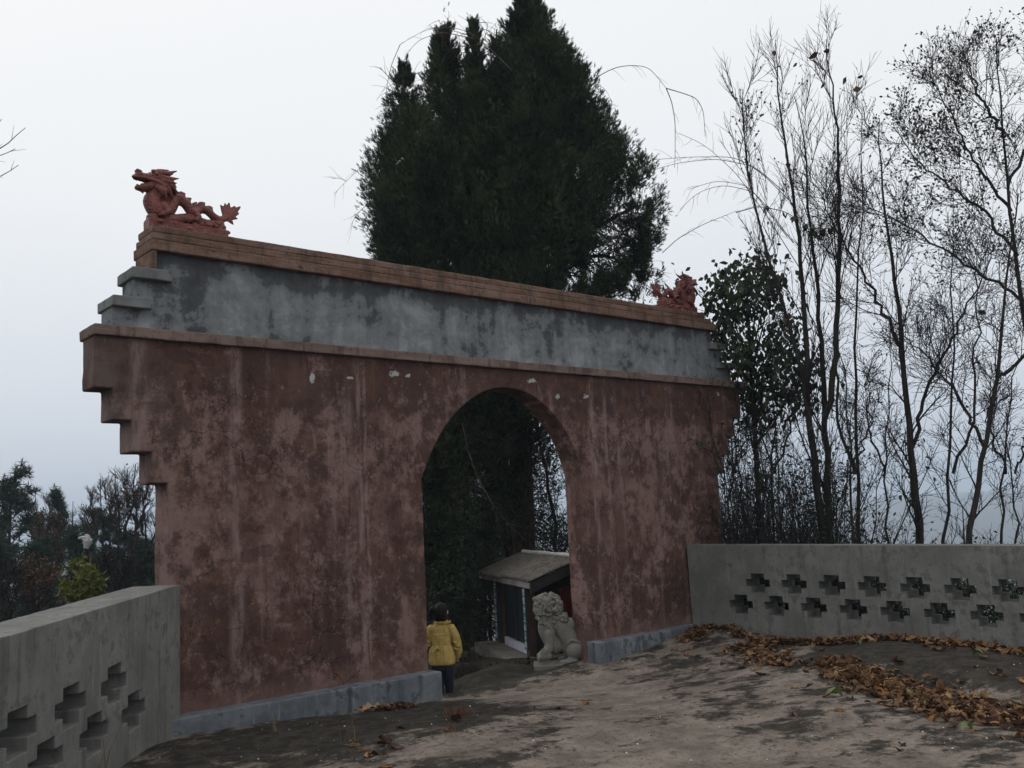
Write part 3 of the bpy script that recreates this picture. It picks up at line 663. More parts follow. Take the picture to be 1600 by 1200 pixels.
rough_box('pedestal', -.34, .345, -.20, .20, -.14, .10, MT['stone'], lion, .07, .003, .012, fr=fr)

# ------------------------------------------------------------------ small shrine
SD = A([.435, .901, 0.]); SN = A([.901, -.435, 0.])            # along the front, and into the shrine
sh0 = A([2.114, 2.199, -.50])
shrine = thing('wayside_shrine', 'small dark roadside shrine with a corrugated roof and blue couplet boards behind the arch', 'shrine', sh0)
sf = (sh0, SD, SN)
m_dk = simple('dark_brick_side', (.030, .028, .026), .9); m_wd = simple('red_brown_post', (.065, .036, .03), .75); m_bl = simple('blue_board', (.014, .05, .072), .6, .3, 14, .25)
m_wh = simple('white_tile_sill', (.50, .50, .56), .5, .12, 8, .4); m_rf = cement('corrugated_asbestos', (.14, .125, .108), (.24, .218, .188), (.08, .052, .04), .45)
m_fa = simple('grey_fascia', (.24, .21, .205), .8); m_ri = simple('white_ridge_tube', (.62, .60, .56), .7); m_cr = simple('cream_lettering', (.55, .52, .40), .7, .15, 20)
m_gl = M('dark_door_glass', .25, .15); m_gl.base((.012, .020, .022)); m_gl = m_gl.m
rough_box('floor_slab', -.25, 2.15, -.35, 1.35, -.22, .045, m_rf, shrine, .2, .004, .01, fr=sf)
rough_box('rear_wall', .06, 1.80, 1.14, 1.22, .045, 1.13, m_dk, shrine, .3, .001, .004, fr=sf)
rough_box('side_wall', .0, .07, .13, 1.22, .045, 1.12, m_dk, shrine, .3, .001, .004, fr=sf)
rough_box('side_wall', 1.80, 1.87, .13, 1.22, .045, 1.12, m_dk, shrine, .3, .001, .004, fr=sf)
rough_box('post', -.08, .10, 0, .12, .045, 1.16, m_wd, shrine, .3, .001, .005, fr=sf)
rough_box('post', 1.72, 1.95, 0, .12, .045, 1.16, m_wd, shrine, .3, .001, .005, fr=sf)
rough_box('lintel', .10, 1.72, .01, .11, 1.04, 1.15, m_wd, shrine, .3, .001, .005, fr=sf)
rough_box('sill_board', .10, 1.50, .02, .07, .05, .175, m_wh, shrine, .3, .001, .004, fr=sf)
dr = rough_box('door', .10, 1.52, .055, .085, .18, 1.04, m_gl, shrine, .6, .0, .002, fr=sf)
rough_box('door_frame', 1.52, 1.60, .03, .09, .06, 1.04, m_wd, shrine, .3, .001, .004, fr=sf)
rough_box('door_frame', .79, .825, .035, .095, .18, 1.04, simple('dark_door_stile', (.04, .03, .028), .6), shrine, .3, .001, .003, fr=sf)
def couplet(x0, x1, z0, z1, text):
    b = rough_box('couplet_board', x0, x1, -.028, -.004, z0, z1, m_bl, shrine, .3, .0, .003, fr=sf)
    n = len(text); h = (z1-z0)/n
    for i, ch in enumerate(text):
        c = bpy.data.curves.new('t', 'FONT'); c.body = ch; c.size = min(h*.88, (x1-x0)*1.0); c.align_x = 'CENTER'; c.align_y = 'CENTER'; c.offset = .0035; c.extrude = .0015
        o = bpy.data.objects.new('t', c); COL.objects.link(o); bpy.context.view_layer.update()
        me_ = bpy.data.meshes.new_from_object(o.evaluated_get(bpy.context.evaluated_depsgraph_get())); bpy.data.objects.remove(o)
        if not len(me_.vertices): continue
        v = A([tuple(q.co) for q in me_.vertices]); sx_, cz = (x0+x1)/2, z1-h*(i+.5)
        # reading side faces the yard: text x runs against the front direction
        Wp = sh0+(sx_-v[:, :1])*SD+(-.0305-v[:, 2:3])*SN+(cz+v[:, 1:2])*A([0, 0, 1.])
        link_mesh('character', Wp, [tuple(p.vertices) for p in me_.polygons], m_cr, b)
couplet(-.075, .095, .14, 1.05, '威世大上心方年'); couplet(1.735, 1.94, .10, 1.05, '土人神合日平竹')
# corrugated roof: two front sheets, two rear sheets
def sheet(s0, s1, y0, z0, y1, z1, lift, seed):
    r = np.random.default_rng(seed); n = int((s1-s0)/.0135); S = np.linspace(s0, s1, n); T = np.linspace(0, 1, 7)
    G = []
    for th in (0, -.010):
        for t in T:
            for x in S: G.append((x, y0+(y1-y0)*t, z0+(z1-z0)*t+lift+th+.028*math.sin(x*2*math.pi/.125)+.003*math.sin(7*t+x*3)))
    G = A(G); F = []
    for b in (0, 7*n):
        for j in range(6):
            for i in range(n-1): a = b+j*n+i; F.append((a, a+1, a+n+1, a+n) if b == 0 else (a, a+n, a+n+1, a+1))
    o2 = 7*n
    for i in range(n-1): F.append((i, o2+i, o2+i+1, i+1)); F.append((6*n+i, 6*n+i+1, o2+6*n+i+1, o2+6*n+i))
    for j in range(6): F.append((j*n, (j+1)*n, o2+(j+1)*n, o2+j*n)); F.append((j*n+n-1, o2+j*n+n-1, o2+(j+1)*n+n-1, (j+1)*n+n-1))
    Wp = sh0+G[:, :1]*SD+G[:, 1:2]*SN+G[:, 2:3]*A([0, 0, 1.])
    link_mesh('roof_sheet', Wp, F, m_rf, shrine, smooth=False)
sheet(-.50, 1.32, -.07, 1.165, .76, 1.455, .022, 1); sheet(1.24, 2.98, -.085, 1.160, .76, 1.460, .0, 2)
sheet(-.46, 1.32, .76, 1.455, 1.60, 1.16, .022, 3); sheet(1.24, 2.9, .76, 1.460, 1.60, 1.16, .0, 4)
rough_box('fascia', -.44, 2.88, -.052, -.022, 1.062, 1.148, m_fa, shrine, .2, .002, .004, fr=sf)
vv_ = []
for x in (-.475, -.445):
    for (y, z) in ((-.052, .99), (-.052, 1.145), (.76, 1.465), (1.58, 1.17), (1.58, 1.02), (.76, 1.32)): vv_.append(sh0+x*SD+y*SN+z*A([0, 0, 1.]))
link_mesh('rake_board', vv_, [(0, 1, 2, 5), (5, 2, 3, 4), (11, 8, 7, 6), (10, 9, 8, 11), (0, 6, 7, 1), (1, 7, 8, 2), (2, 8, 9, 3), (3, 9, 10, 4), (4, 10, 11, 5), (5, 11, 6, 0)], simple('dark_rake_board', (.05, .045, .04), .8), shrine)
P, R = resample([sh0+x*SD+.76*SN+(1.482+.006*math.sin(x*5))*A([0, 0, 1.]) for x in np.linspace(-.42, 2.75, 12)], 24, [.042, .042]); v, f = tubes([P], [R], 10)
link_mesh('ridge_tube', v, f, m_ri, shrine, smooth=True)
# red cloth hung under the gable, on the right
s = []; n1, n2 = 26, 14
for j in range(n2):
    for i in range(n1):
        u = i/(n1-1); t_ = j/(n2-1); w_ = .62*(1-.35*t_)
        s.append(sh0+(-.075-.05*math.sin(u*15+1)*(.3+t_*.5))*SD+(.50+.16*t_+w_*u)*SN+(1.02-.72*t_*(1-.25*u)+.02*math.sin(u*9))*A([0, 0, 1.]))
F_ = [(j*n1+i, j*n1+i+1, (j+1)*n1+i+1, (j+1)*n1+i) for j in range(n2-1) for i in range(n1-1)]
rc = link_mesh('red_cloth', s, F_, simple('red_cloth', (.14, .018, .012), .85), None, smooth=True, origin=sh0+.5*SN)
kk = rc.modifiers.new('thick', 'SOLIDIFY'); kk.thickness = .006; tag(rc, 'dull red cloth hanging in folds on the side of the small shrine', 'cloth')
# things round the shrine
sp = WZ(818, 1014, -.50); q_ = Sculpt(); q_.ball((0, 0, .02), (.23, .13, .045)); q_.ball((-.12, .03, .02), (.14, .11, .05)); q_.ball((.1, -.04, .01), (.15, .1, .04))
st = thing('stone_slab', 'flat grey stone slab lying on the ground before the shrine door', 'stone', sp); q_.build('slab', MT['stone'], st, (sp, SD, SN), .012, 1, .02, .08)

# ------------------------------------------------------------------ child
cb = W(693.5, 1095, 10.82); RR = A([_r[0], _r[1], 0]); RR /= np.linalg.norm(RR)
person = thing('person', 'child in a yellow gathered jacket and dark trousers walking away through the arch', 'person', cb)
cf = (cb, RR, HF); c_ = .001042
def cp(x, y, d=0): return ((x-380)*c_, d, (1160-y)*c_)
m_skin = simple('skin', (.42, .26, .19), .55, .08); m_hair = simple('black_hair', (.006, .005, .005), .6, .3, 30, .15); m_tr = simple('dark_navy_trousers', (.012, .014, .024), .85, .35)
m_j = M('mustard_jacket_cloth', .8, .25); m_j.base(m_j.mix(m_j.step(m_j.noise(16, 5, .6), .35, .7), (.34, .235, .065), (.44, .315, .10))); m_j.bump(m_j.noise(30, 4, .6), .5, .02); m_j = m_j.m
s = Sculpt()
s.chain([cp(340, 1125), cp(335, 960), cp(330, 790)], [.036, .046, .062]); s.chain([cp(430, 1125, .10), cp(435, 960, .05), cp(420, 790)], [.036, .046, .062])
s.chain([cp(340, 1135, .02), cp(338, 1142, .09)], [.03, .026]); s.chain([cp(430, 1135, .12), cp(432, 1142, .19)], [.03, .026])
s.chain([cp(375, 790), cp(375, 560), cp(375, 420)], [.085, .075, .082], (1.1, .75, 1)); s.chain([cp(285, 400), cp(468, 400)], [.03, .03]); s.chain([cp(378, 380), cp(385, 300), cp(388, 250)], [.045, .036, .04])
s.ball(cp(385, 205, .012), (.072, .082, .092)); s.ball(cp(395, 225, .085), (.012, .014, .014)); s.ball(cp(392, 250, .075), (.024, .016, .02))
for sg in (-1, 1): s.ball(cp(388+sg*70, 215, .01), (.010, .018, .024)); s.ball(cp(392+sg*26, 208, .082), (.012, .008, .008))
s.chain([cp(272, 402), cp(242, 510, .02), cp(245, 590, .09)], [.03, .028, .024]); s.chain([cp(485, 402), cp(545, 520, .01), cp(545, 640, .05), cp(540, 690, .07)], [.036, .03, .025, .022])
for (hx, hy, hd) in ((247, 600, .12), (538, 715, .085)):
    s.ball(cp(hx, hy, hd), (.022, .018, .03))
    for q in range(4): s.chain([cp(hx-14+9*q, hy+18, hd), cp(hx-15+10*q, hy+42-abs(q-1.5)*4, hd+.008), cp(hx-14+10*q, hy+55-abs(q-1.5)*6, hd+.018)], [.0075, .0068, .0055])
    s.chain([cp(hx-18, hy-5, hd+.01), cp(hx-30, hy+16, hd+.02), cp(hx-26, hy+30, hd+.026)], [.009, .008, .006])
s.build('body', m_skin, person, cf, .0055, 1)
s = Sculpt(); s.ball(cp(380, 188, -.008), (.084, .090, .090)); s.ball(cp(378, 225, -.03), (.076, .062, .07)); s.chain([cp(345, 270, -.03), cp(420, 272, -.03)], [.035, .035]); s.ball(cp(385, 130, .03), (.05, .05, .03))
s.chain([cp(320, 165, -.03), cp(285, 170, -.04), cp(272, 215, -.035), cp(285, 265, -.03)], [.03, .032, .028, .010]); s.ball(cp(300, 140, -.02), (.024, .024, .022))
s.build('hair', m_hair, person, cf, .006, 1, .006, .015)
s = Sculpt()
s.chain([cp(340, 1128), cp(338, 1050), cp(330, 930), cp(318, 780)], [.052, .056, .062, .078]); s.chain([cp(430, 1120, .10), cp(440, 1040, .07), cp(440, 920, .03), cp(432, 780)], [.046, .054, .062, .080]); s.ball(cp(375, 790), (.135, .095, .08))
s.build('trousers', m_tr, person, cf, .007, 2, .008, .05)
s = Sculpt()
for (x0, d0) in ((340, .04), (430, .145)): s.chain([cp(x0, 1143, d0-.05), cp(x0, 1147, d0+.05)], [.034, .03], (1, 1, .75))
s.build('shoes', simple('black_shoe', (.02, .02, .02), .5), person, cf, .006, 1)
s = Sculpt()
s.chain([cp(382, 350), cp(380, 420), cp(378, 500), cp(378, 575)], [.075, .10, .098, .096], (1.22, .85, .9)); s.chain([cp(285, 385), cp(475, 385)], [.052, .052], (1, .95, .8))
s.chain([cp(270, 392), cp(245, 470, .01), cp(238, 545, .03), cp(255, 600, .09)], [.058, .052, .046, .040]); s.chain([cp(490, 392), cp(535, 470, 0), cp(556, 560, .01), cp(562, 640, .04), cp(552, 690, .06)], [.058, .052, .05, .046, .038])
for (x, y, d) in ((540, 540, -.03), (565, 575, -.02), (545, 610, -.01), (232, 520, -.02), (240, 560, 0)): s.chain([cp(x-28, y-5, d), cp(x, y+6, d-.016), cp(x+20, y, d)], [.010, .012, .007])
jk = s.build('jacket', m_j, person, cf, .006, 1, .010, .06)
V = []; F = []; na = 96; prof = [(555, .112, .092, 0), (572, .118, .096, .2), (585, .126, .10, .6), (620, .138, .108, 1), (680, .146, .115, 1), (730, .150, .118, .9), (758, .150, .117, .6), (772, .142, .110, .5), (770, .125, .095, .3)]
for (y, a, b, w) in prof:
    for i in range(na):
        t = 2*math.pi*i/na; fo = w*(.0075*math.sin(9*t+.8*math.sin(2*t))+.004*math.sin(23*t+y*.01)); cpt = cp(378, y+4*math.sin(5*t)*w)
        V.append(cb+(cpt[0]+(a+fo)*math.cos(t))*RR+(b+fo)*math.sin(t)*HF+cpt[2]*A([0, 0, 1.]))
for j in range(len(prof)-1):
    for i in range(na): F.append((j*na+i, j*na+(i+1) % na, (j+1)*na+(i+1) % na, (j+1)*na+i))
link_mesh('peplum', V, F, m_j, jk, smooth=True)
V = []; F = []; na = 90
for k, (rr, zz, w) in enumerate(((.052, 352, 0), (.066, 338, .4), (.078, 322, 1), (.084, 306, 1.3), (.070, 310, .8), (.055, 330, 0))):
    for i in range(na):
        t = 2*math.pi*i/na; fo = w*.006*math.sin(13*t+math.sin(3*t)); q = cp(398, zz+w*4*math.sin(11*t)); V.append(cb+(q[0]+(rr*1.15+fo)*math.cos(t))*RR+(rr+fo)*math.sin(t)*HF+q[2]*A([0, 0, 1.]))
for j in range(5):
    for i in range(na): F.append((j*na+i, j*na+(i+1) % na, (j+1)*na+(i+1) % na, (j+1)*na+i))
link_mesh('collar', V, F, m_j, jk, smooth=True)
s = Sculpt(); s.chain([cp(318, 560, -.098), cp(338, 572, -.112), cp(362, 600, -.108)], [.008, .014, .010]); s.chain([cp(338, 572, -.112), cp(312, 610, -.112), cp(300, 640, -.11)], [.010, .012, .006]); s.chain([cp(330, 590, -.11), cp(345, 580, -.125)], [.014, .012])
s.build('bow', m_j, jk, cf, .005, 1)

# ------------------------------------------------------------------ vegetation helpers
def unit(v): return v/(np.linalg.norm(v, axis=-1, keepdims=True)+1e-9)
def grow(P, R, n, t0, t1, L, ang, K, rr, up=.3, wob=.12, fall=.5, seed=0, rmin=.0025, droop=0., away=None):
    """n children on each parent polyline; returns their points and radii"""
    g = np.random.default_rng(seed); N, Kp, _ = P.shape
    t = t0+(t1-t0)*((np.arange(n)[None, :]+g.uniform(0, 1, (N, n)))/n); s = t*(Kp-1); i = np.minimum(s.astype(int), Kp-2); fr_ = (s-i)[..., None]
    ar = np.arange(N)[:, None]; p = P[ar, i]*(1-fr_)+P[ar, i+1]*fr_; tan = unit(P[ar, i+1]-P[ar, i]); r0 = R[ar, i]*(1-fr_[..., 0])+R[ar, i+1]*fr_[..., 0]
    rv = unit(g.normal(0, 1, (N, n, 3))); perp = unit(rv-(rv*tan).sum(-1, keepdims=True)*tan)
    a = ang*g.uniform(.7, 1.3, (N, n, 1)); d = unit(tan*np.cos(a)+perp*np.sin(a)+A([0, 0, up]))
    ln = L*g.uniform(.55, 1.25, (N, n, 1))*(1-fall*t[..., None])
    p = p.reshape(-1, 3); d = d.reshape(-1, 3); ln = ln.reshape(-1, 1); r0 = r0.reshape(-1)
    out = [p]; step = ln/(K-1)
    for k in range(K-1):
        d = unit(d+g.normal(0, wob, d.shape)+A([0, 0, up*.12-droop])); out.append(out[-1]+d*step)
    C_ = np.stack(out, 1); rs = np.maximum(r0*rr, rmin*1.6)
    taper = np.linspace(1, .35, K)[None, :]; return C_, np.maximum(rs[:, None]*taper, rmin*.7)
def frames(fw, g):
    fw = unit(fw); rv = unit(g.normal(0, 1, fw.shape)); sd = unit(np.cross(fw, rv)); nr = np.cross(fw, sd); return sd, nr, fw
def scatter(tv, tf, pos, fw, scale, g):
    """copies of a small template (x side, y normal, z forward)"""
    sd, nr, f = frames(fw, g); V = pos[:, None, :]+scale[:, None, None]*(tv[None, :, 0:1]*sd[:, None, :]+tv[None, :, 1:2]*nr[:, None, :]+tv[None, :, 2:3]*f[:, None, :])
    F = (np.arange(len(pos))*len(tv))[:, None, None]+tf[None]; return V.reshape(-1, 3), F.reshape(-1, tf.shape[1])
def fan(n, spread, width, seed, lmin=.45, bend=.0):
    g = random.Random(seed); v = []; f = []
    for i in range(n):
        t = i/(n-1) if n > 1 else .5; base = .62*t*g.uniform(.7, 1.1); a = g.uniform(-spread, spread)*(1-.5*t); ln = g.uniform(lmin, .75)*(1-.45*t)
        dx, dy, dz = math.sin(a), g.uniform(-.35, .35), math.cos(a); w = width*g.uniform(.7, 1.3); k = len(v)
        v += [(-w*dz*.5, 0, base+w*dx*.5), (w*dz*.5, 0, base-w*dx*.5), (dx*ln, dy*ln+bend*ln, base+dz*ln)]; f.append((k, k+1, k+2))
    return A(v), A(f)
SPRAY = [fan(9, .95, .085, k) for k in range(3)]
def tuft(n, w, seed):
    g = random.Random(seed); v = []; f = []
    for i in range(n):
        z = g.uniform(-.1, 1); a = g.uniform(0, 6.283); s = math.sqrt(max(0, 1-z*z)); d = Vector((s*math.cos(a), s*math.sin(a), z)); p = d.cross(Vector((g.gauss(0, 1), g.gauss(0, 1), g.gauss(0, 1)))).normalized()*w; k = len(v)
        v += [tuple(-p), tuple(p), tuple(d*g.uniform(.7, 1.05))]; f.append((k, k+1, k+2))
    return A(v), A(f)
TUFT = tuft(13, .06, 1)
LEAF = (A([(0, 0, 0), (.30, .05, .38), (0, -.03, .5), (-.30, .05, .38), (.16, .03, .8), (0, -.02, 1.0), (-.16, .03, .8)]), A([(0, 1, 2), (0, 2, 3), (1, 4, 2), (2, 4, 5), (2, 5, 6), (2, 6, 3)]))
SMALL = (A([(0, 0, 0), (.32, .06, .5), (0, -.04, 1), (-.32, .06, .5)]), A([(0, 1, 2), (0, 2, 3)]))
GR = np.random.default_rng(21)

def stems_mesh(name, stems, parent, mat, m=7):
    q = Q()
    for P, R in stems: v, f = tubes([P], [R], m); q.add(v, f)
    return q.build(name, mat, parent, smooth=True)
def pxstem(pts, d, r0, r1, K=16, ground_z=None, dd=0.0, wob=.02, seed=1):
    g = np.random.default_rng(seed); P = A([W(x, y, d+dd*i/(len(pts)-1)) for i, (x, y) in enumerate(pts)])
    if ground_z is not False:
        b = P[0].copy(); b[2] = gz(b[0], b[1])-.08
        if b[2] < P[0][2]-.1: P = np.vstack([b+A([g.normal(0, .06), g.normal(0, .06), 0]), P])
    P, _ = resample(P, K, [r0, r1]); P[1:] += g.normal(0, wob, (K-1, 3))
    return P, np.linspace(r0, r1, K)*(1+.0*P[:, 0])

def bare_tree(name, label, stems, L1=1.0, n1=26, n2=6, n3=4, ang=.75, up=.35, t0=.22, seed=0, leaf=None, group=None, twig=.0030, cat='tree', a3=True, mat='bark', leafp=None, dens=1.0, lean=None, wob=.13):
    """stems: list of (points, radii)"""
    base = stems[0][0][0]; t = thing(name, label, cat, base, group)
    stems_mesh('trunk', stems, t, MT[mat]); K = min(len(s[0]) for s in stems)
    S = np.stack([s[0][:K] if len(s[0]) == K else s[0] for s in stems]); SR = np.stack([s[1] for s in stems])
    c1, r1 = grow(S, SR, n1, t0, .97, L1, ang, 7, .34, up, wob*.8, .72, seed+1, twig*1.2)
    c2, r2 = grow(c1, r1, n2, .15, .97, L1*.46, ang*.9, 5, .6, up*.7, wob, .35, seed+2, twig)
    c3, r3 = grow(c2, r2, n3, .15, .97, L1*.22, ang*.9, 4, .7, up*.5, wob*1.2, .3, seed+3, twig*.85)
    q = Q(); q.add(*tubes(c1, r1, 4)); q.add(*tubes(c2, r2, 3)); q.add(*tubes(c3, r3, 3)); q.build('crown', MT['twig'], t)
    if leaf:
        mat_, size, cnt = leaf; g = np.random.default_rng(seed+9); ends = np.concatenate([c3[:, -1], c3[:, 2]]); dr = np.concatenate([c3[:, -1]-c3[:, -2]]*2)
        # leaves hang together in loose clusters
        k = sines(ends, seed+5, 2.2); ok = np.argsort(-(k+g.normal(0, .35, len(ends))))[:cnt]
        v, f = scatter(*SMALL, ends[ok], unit(dr[ok])+g.normal(0, .7, (len(ok), 3)), size*g.uniform(.6, 1.3, len(ok)), g)
        link_mesh('leaves', v, f, MT[mat_], t)
    return t, (c1, r1, c2, r2, c3)

# ------------------------------------------------------------------ the great cypress behind the gate
def lobe_points(n, top, zb, hw, seed, shell=.72, expo=.8, belly=.45, low=.80):
    g = np.random.default_rng(seed); per = 26; nc = max(6, n//per); t = g.uniform(.035, 1, nc)**.95; th = g.uniform(0, 2*np.pi, nc)
    prof = np.where(t < belly, (t/belly)**expo, 1-(1-low)*(t-belly)/(1-belly)); lump = 1+.16*np.sin(3*th+9*t+seed)+.12*np.sin(7*th-17*t+seed*2)
    rr = hw*prof*lump*(1-(1-shell)*g.uniform(0, 1, nc)**1.6)*g.uniform(.86, 1.06, nc); rr = np.where(g.uniform(0, 1, nc) < .25, rr*g.uniform(.2, .85, nc), rr)
    Cc = np.stack([top[0]+rr*np.cos(th), top[1]+rr*np.sin(th), top[2]-(top[2]-zb)*t], 1); out = unit(np.stack([np.cos(th)*.5, np.sin(th)*.5, np.full(nc, .9)], 1)+g.normal(0, .12, (nc, 3)))
    L = (.18+.26*g.uniform(0, 1, nc))*np.clip(prof*1.8, .40, 1)
    u = g.uniform(-1, 1, (nc, per, 1)); thn = np.clip(prof*2.4, .12, 1)[:, None, None]; side = g.normal(0, 1, (nc, per, 3))*(1-np.abs(u))**.6*.30*thn*A([1, 1, .6])
    P = Cc[:, None]+out[:, None]*u*L[:, None, None]+side*L[:, None, None]
    D = out[:, None]+side*1.6+A([0, 0, .9])*(1-thn)+g.normal(0, .18, (nc, per, 3)); return P.reshape(-1, 3), D.reshape(-1, 3)
DC = 18.2; cyb = W(815, 850, DC); cyb[2] = gz(cyb[0], cyb[1])
cyp = thing('cypress_tree', 'huge dark green cypress with several pointed tops rising behind the middle of the gateway', 'tree', cyb)
lob = [(822, -22, 560, 98, 0, 1.7, .80, .50, .8), (824, -30, 300, 34, .1, 1.5, .8, .6, .9), (690, -4, 520, 76, .3, 1.4, 1.0, .8, .8), (738, 22, 470, 50, -.4, 1.4, 1.05, .8, .8), (776, 50, 480, 56, .6, 1.4, .95, .7, .8), (630, 90, 450, 46, .2, 1.1, .85, .6, .6), (605, 205, 440, 36, -.4, 1.5, .7, .45, .4), (866, 40, 500, 66, .4, 1.2, .7, .45, .8), (900, 92, 490, 54, -.3, 1.1, .65, .45, .7),
       (922, 165, 400, 40, -.2, 1, .65, .45, .6), (955, 205, 470, 50, .5, 1.5, .62, .35, .7), (988, 245, 480, 38, -.2, 1.5, .6, .35, .5), (998, 310, 480, 28, .3, 1.3, .6, .35, .5), (648, 165, 460, 62, -.9, 1.1, .65, .45, .7), (720, 190, 660, 108, -.6, 1, .6, .4, .8), (815, 190, 640, 112, -1.0, 1, .6, .4, .8), (760, 330, 720, 95, .3, .8, .6, .4, .8), (880, 240, 480, 70, -.7, 1.2, .6, .4, .8), (622, 260, 450, 42, -.9, 1.5, .65, .45, .5)]
pos = []; dr = []
for i, (x, y0, y1, hw, dd, dens, ex, be, lw) in enumerate(lob):
    top = W(x, y0, DC+dd); bot = W(x, y1, DC+dd); n = int(38*dens*hw*(y1-y0)/100*1.5); p, d_ = lobe_points(n, top, bot[2], hw*(DC+dd)/FPX, i, expo=ex, belly=be, low=lw); pos.append(p); dr.append(d_)
pos = np.concatenate(pos); dr = np.concatenate(dr)
# open, ragged lower right side
rel = pos-CAM; zc = rel@_f; px_ = 800+FPX*(rel@_r)/zc; py_ = 600-FPX*(rel@_u)/zc
gap = sines(pos, 31, 3.2)+.4*sines(pos, 32, 8); thin = np.clip((px_-790)/120, 0, 1)*np.clip((py_-190)/110, 0, 1)
thin = np.maximum(thin, .55*np.clip((py_-380)/40, 0, 1)*np.clip((px_-640)/60, 0, 1)); keep = (gap > -1.6+1.35*thin-.25*np.clip((px_-960)/60, 0, 1)) | (GR.uniform(0, 1, len(pos)) < .12)
lat = np.stack([rel@_r, .03*(rel@_f), pos[:, 2]*.8], 1); hole = .75*sines(lat, 36, 3.4)+.75*sines(lat, 37, 10)+.7*sines(lat, 38, 24)
low_ = np.clip((py_-150)/160, 0, 1)*np.clip((px_-590)/50, 0, 1); right_ = np.clip((px_-770)/90, 0, 1)*np.clip((py_-200)/90, 0, 1)
keep &= hole > -1.95+.88*low_+.40*right_
lump = sines(pos, 33, 1.5)+.6*sines(pos, 34, 4.5); keep &= lump > -1.55
pos = pos[keep]; dr = dr[keep]; px_ = px_[keep]; py_ = py_[keep]
dr[:, 2] = np.where((px_ > 840) & (py_ > 330), dr[:, 2]-1.1*GR.uniform(0, 1, len(pos)), dr[:, 2])
q = Q()
for k in range(3):
    m_ = np.arange(len(pos)) % 3 == k; v, f = scatter(*SPRAY[k], pos[m_], dr[m_], GR.uniform(.07, .15, m_.sum()), GR); q.add(v, f)
q.build('crown', MT['cypress'], cyp)
tr = [resample([cyb-A([0, 0, .2]), W(812, 560, DC), W(818, 300, DC), W(823, 40, DC)], 18, [.27, .2, .13, .02])]
for pts, r0 in (([(812, 600), (760, 470), (700, 300), (691, 52)], .11), ([(815, 480), (900, 370), (1000, 320)], .075), ([(818, 430), (870, 400), (960, 400), (1010, 440)], .06), ([(815, 560), (730, 430), (640, 300), (629, 104)], .1), ([(812, 500), (770, 350), (742, 180), (738, 26)], .07), ([(815, 500), (790, 330), (778, 180), (776, 46)], .07), ([(818, 400), (880, 250), (905, 140)], .09), ([(818, 380), (868, 376), (908, 368), (960, 340)], .05), ([(822, 450), (900, 410), (950, 440)], .04)):
    tr.append(resample([W(x, y, DC+GR.normal(0, .15)) for x, y in pts], 18, [r0, r0*.2]))
stems_mesh('trunk', tr, cyp, MT['cbark'])
S = np.stack([t_[0] for t_ in tr[1:]]); SR = np.stack([t_[1] for t_ in tr[1:]]); c1, r1 = grow(S, SR, 26, .15, .98, .9, .9, 6, .5, .05, .16, .3, 71, .005, .05); c2, r2 = grow(c1, r1, 7, .2, .98, .42, .8, 4, .6, -.1, .2, .2, 72, .0035, .15)
q = Q(); q.add(*tubes(c1, r1, 4)); q.add(*tubes(c2, r2, 3)); q.build('limbs', MT['cbark'], cyp)
e_ = c2[:, -1]; rel = e_-CAM; ex = 800+FPX*(rel@_r)/(rel@_f); ok = (ex > 820) & (GR.uniform(0, 1, len(e_)) < .6); v, f = scatter(*SPRAY[0], e_[ok], unit(c2[ok, -1]-c2[ok, -2])+A([0, 0, -.6]), GR.uniform(.12, .26, ok.sum()), GR)
link_mesh('hanging_spray', v, f, MT['cypress'], cyp)

# dense evergreens behind the gate, seen through the arch
def bushy(name, label, cx, cy, d, hwpx, hhpx, n, size, matn, seed, group=None, tmpl=LEAF, cat='shrub', bare=0.0):
    c = W(cx, cy, d); b = A([c[0], c[1], gz(c[0], c[1])]); t = thing(name, label, cat, b, group); g = np.random.default_rng(seed)
    hw = hwpx*d/FPX; hh = hhpx*d/FPX; u = unit(g.normal(0, 1, (n, 3))); rad = (1-.55*g.uniform(0, 1, n)**1.4)*(1+.22*sines(u*2.2, seed, 2.0)+.12*sines(u*2.2, seed+1, 6)); P = c+u*rad[:, None]*A([hw, hw, hh])
    ok = sines(P, seed+2, 2.2/max(hw, .3))+.5*sines(P, seed+3, 6/max(hw, .3)) > -1.1+bare; ok &= P[:, 2] > b[2]-.05; P = P[ok]; u = u[ok]
    v, f = scatter(*tmpl, P, u*.7+g.normal(0, .6, u.shape)+A([0, 0, -.2 if tmpl is LEAF else .5]), size*g.uniform(.6, 1.25, len(P)), g); link_mesh('crown', v, f, MT[matn], t)
    st_ = []
    for k in range(5):
        tip = c+A([g.normal(0, hw*.35), g.normal(0, hw*.35), hh*g.uniform(.2, .8)]); st_.append(resample([b-A([0, 0, .1])+A([g.normal(0, .05), g.normal(0, .05), 0]), (b+tip)/2+A([g.normal(0, .1), g.normal(0, .1), 0]), tip], 9, [.035+.01*hw, .008]))
    stems_mesh('stem', st_, t, MT['cbark'], 5); S = np.stack([s_[0] for s_ in st_]); SR = np.stack([s_[1] for s_ in st_]); c1, r1 = grow(S, SR, 9, .3, .95, hw*.7, .9, 5, .6, .1, .15, .2, seed+6, .003); link_mesh('twigs', *tubes(c1, r1, 3), MT['twig'], t, kind='stuff')
    return t
bushy('evergreen_tree', 'black green bushy evergreen filling the left half of the arch', 715, 700, 17.0, 95, 190, 26000, .11, 'cypress', 41, tmpl=SPRAY[1], cat='tree')
bushy('evergreen_tree', 'black green bushy evergreen filling the top of the arch', 790, 690, 18.5, 75, 160, 20000, .11, 'cypress', 42, tmpl=SPRAY[0], cat='tree')
bushy('evergreen_shrub', 'dark leafy shrub behind the child at the foot of the arch', 688, 900, 15.5, 58, 115, 12000, .055, 'shrubleaf', 43)
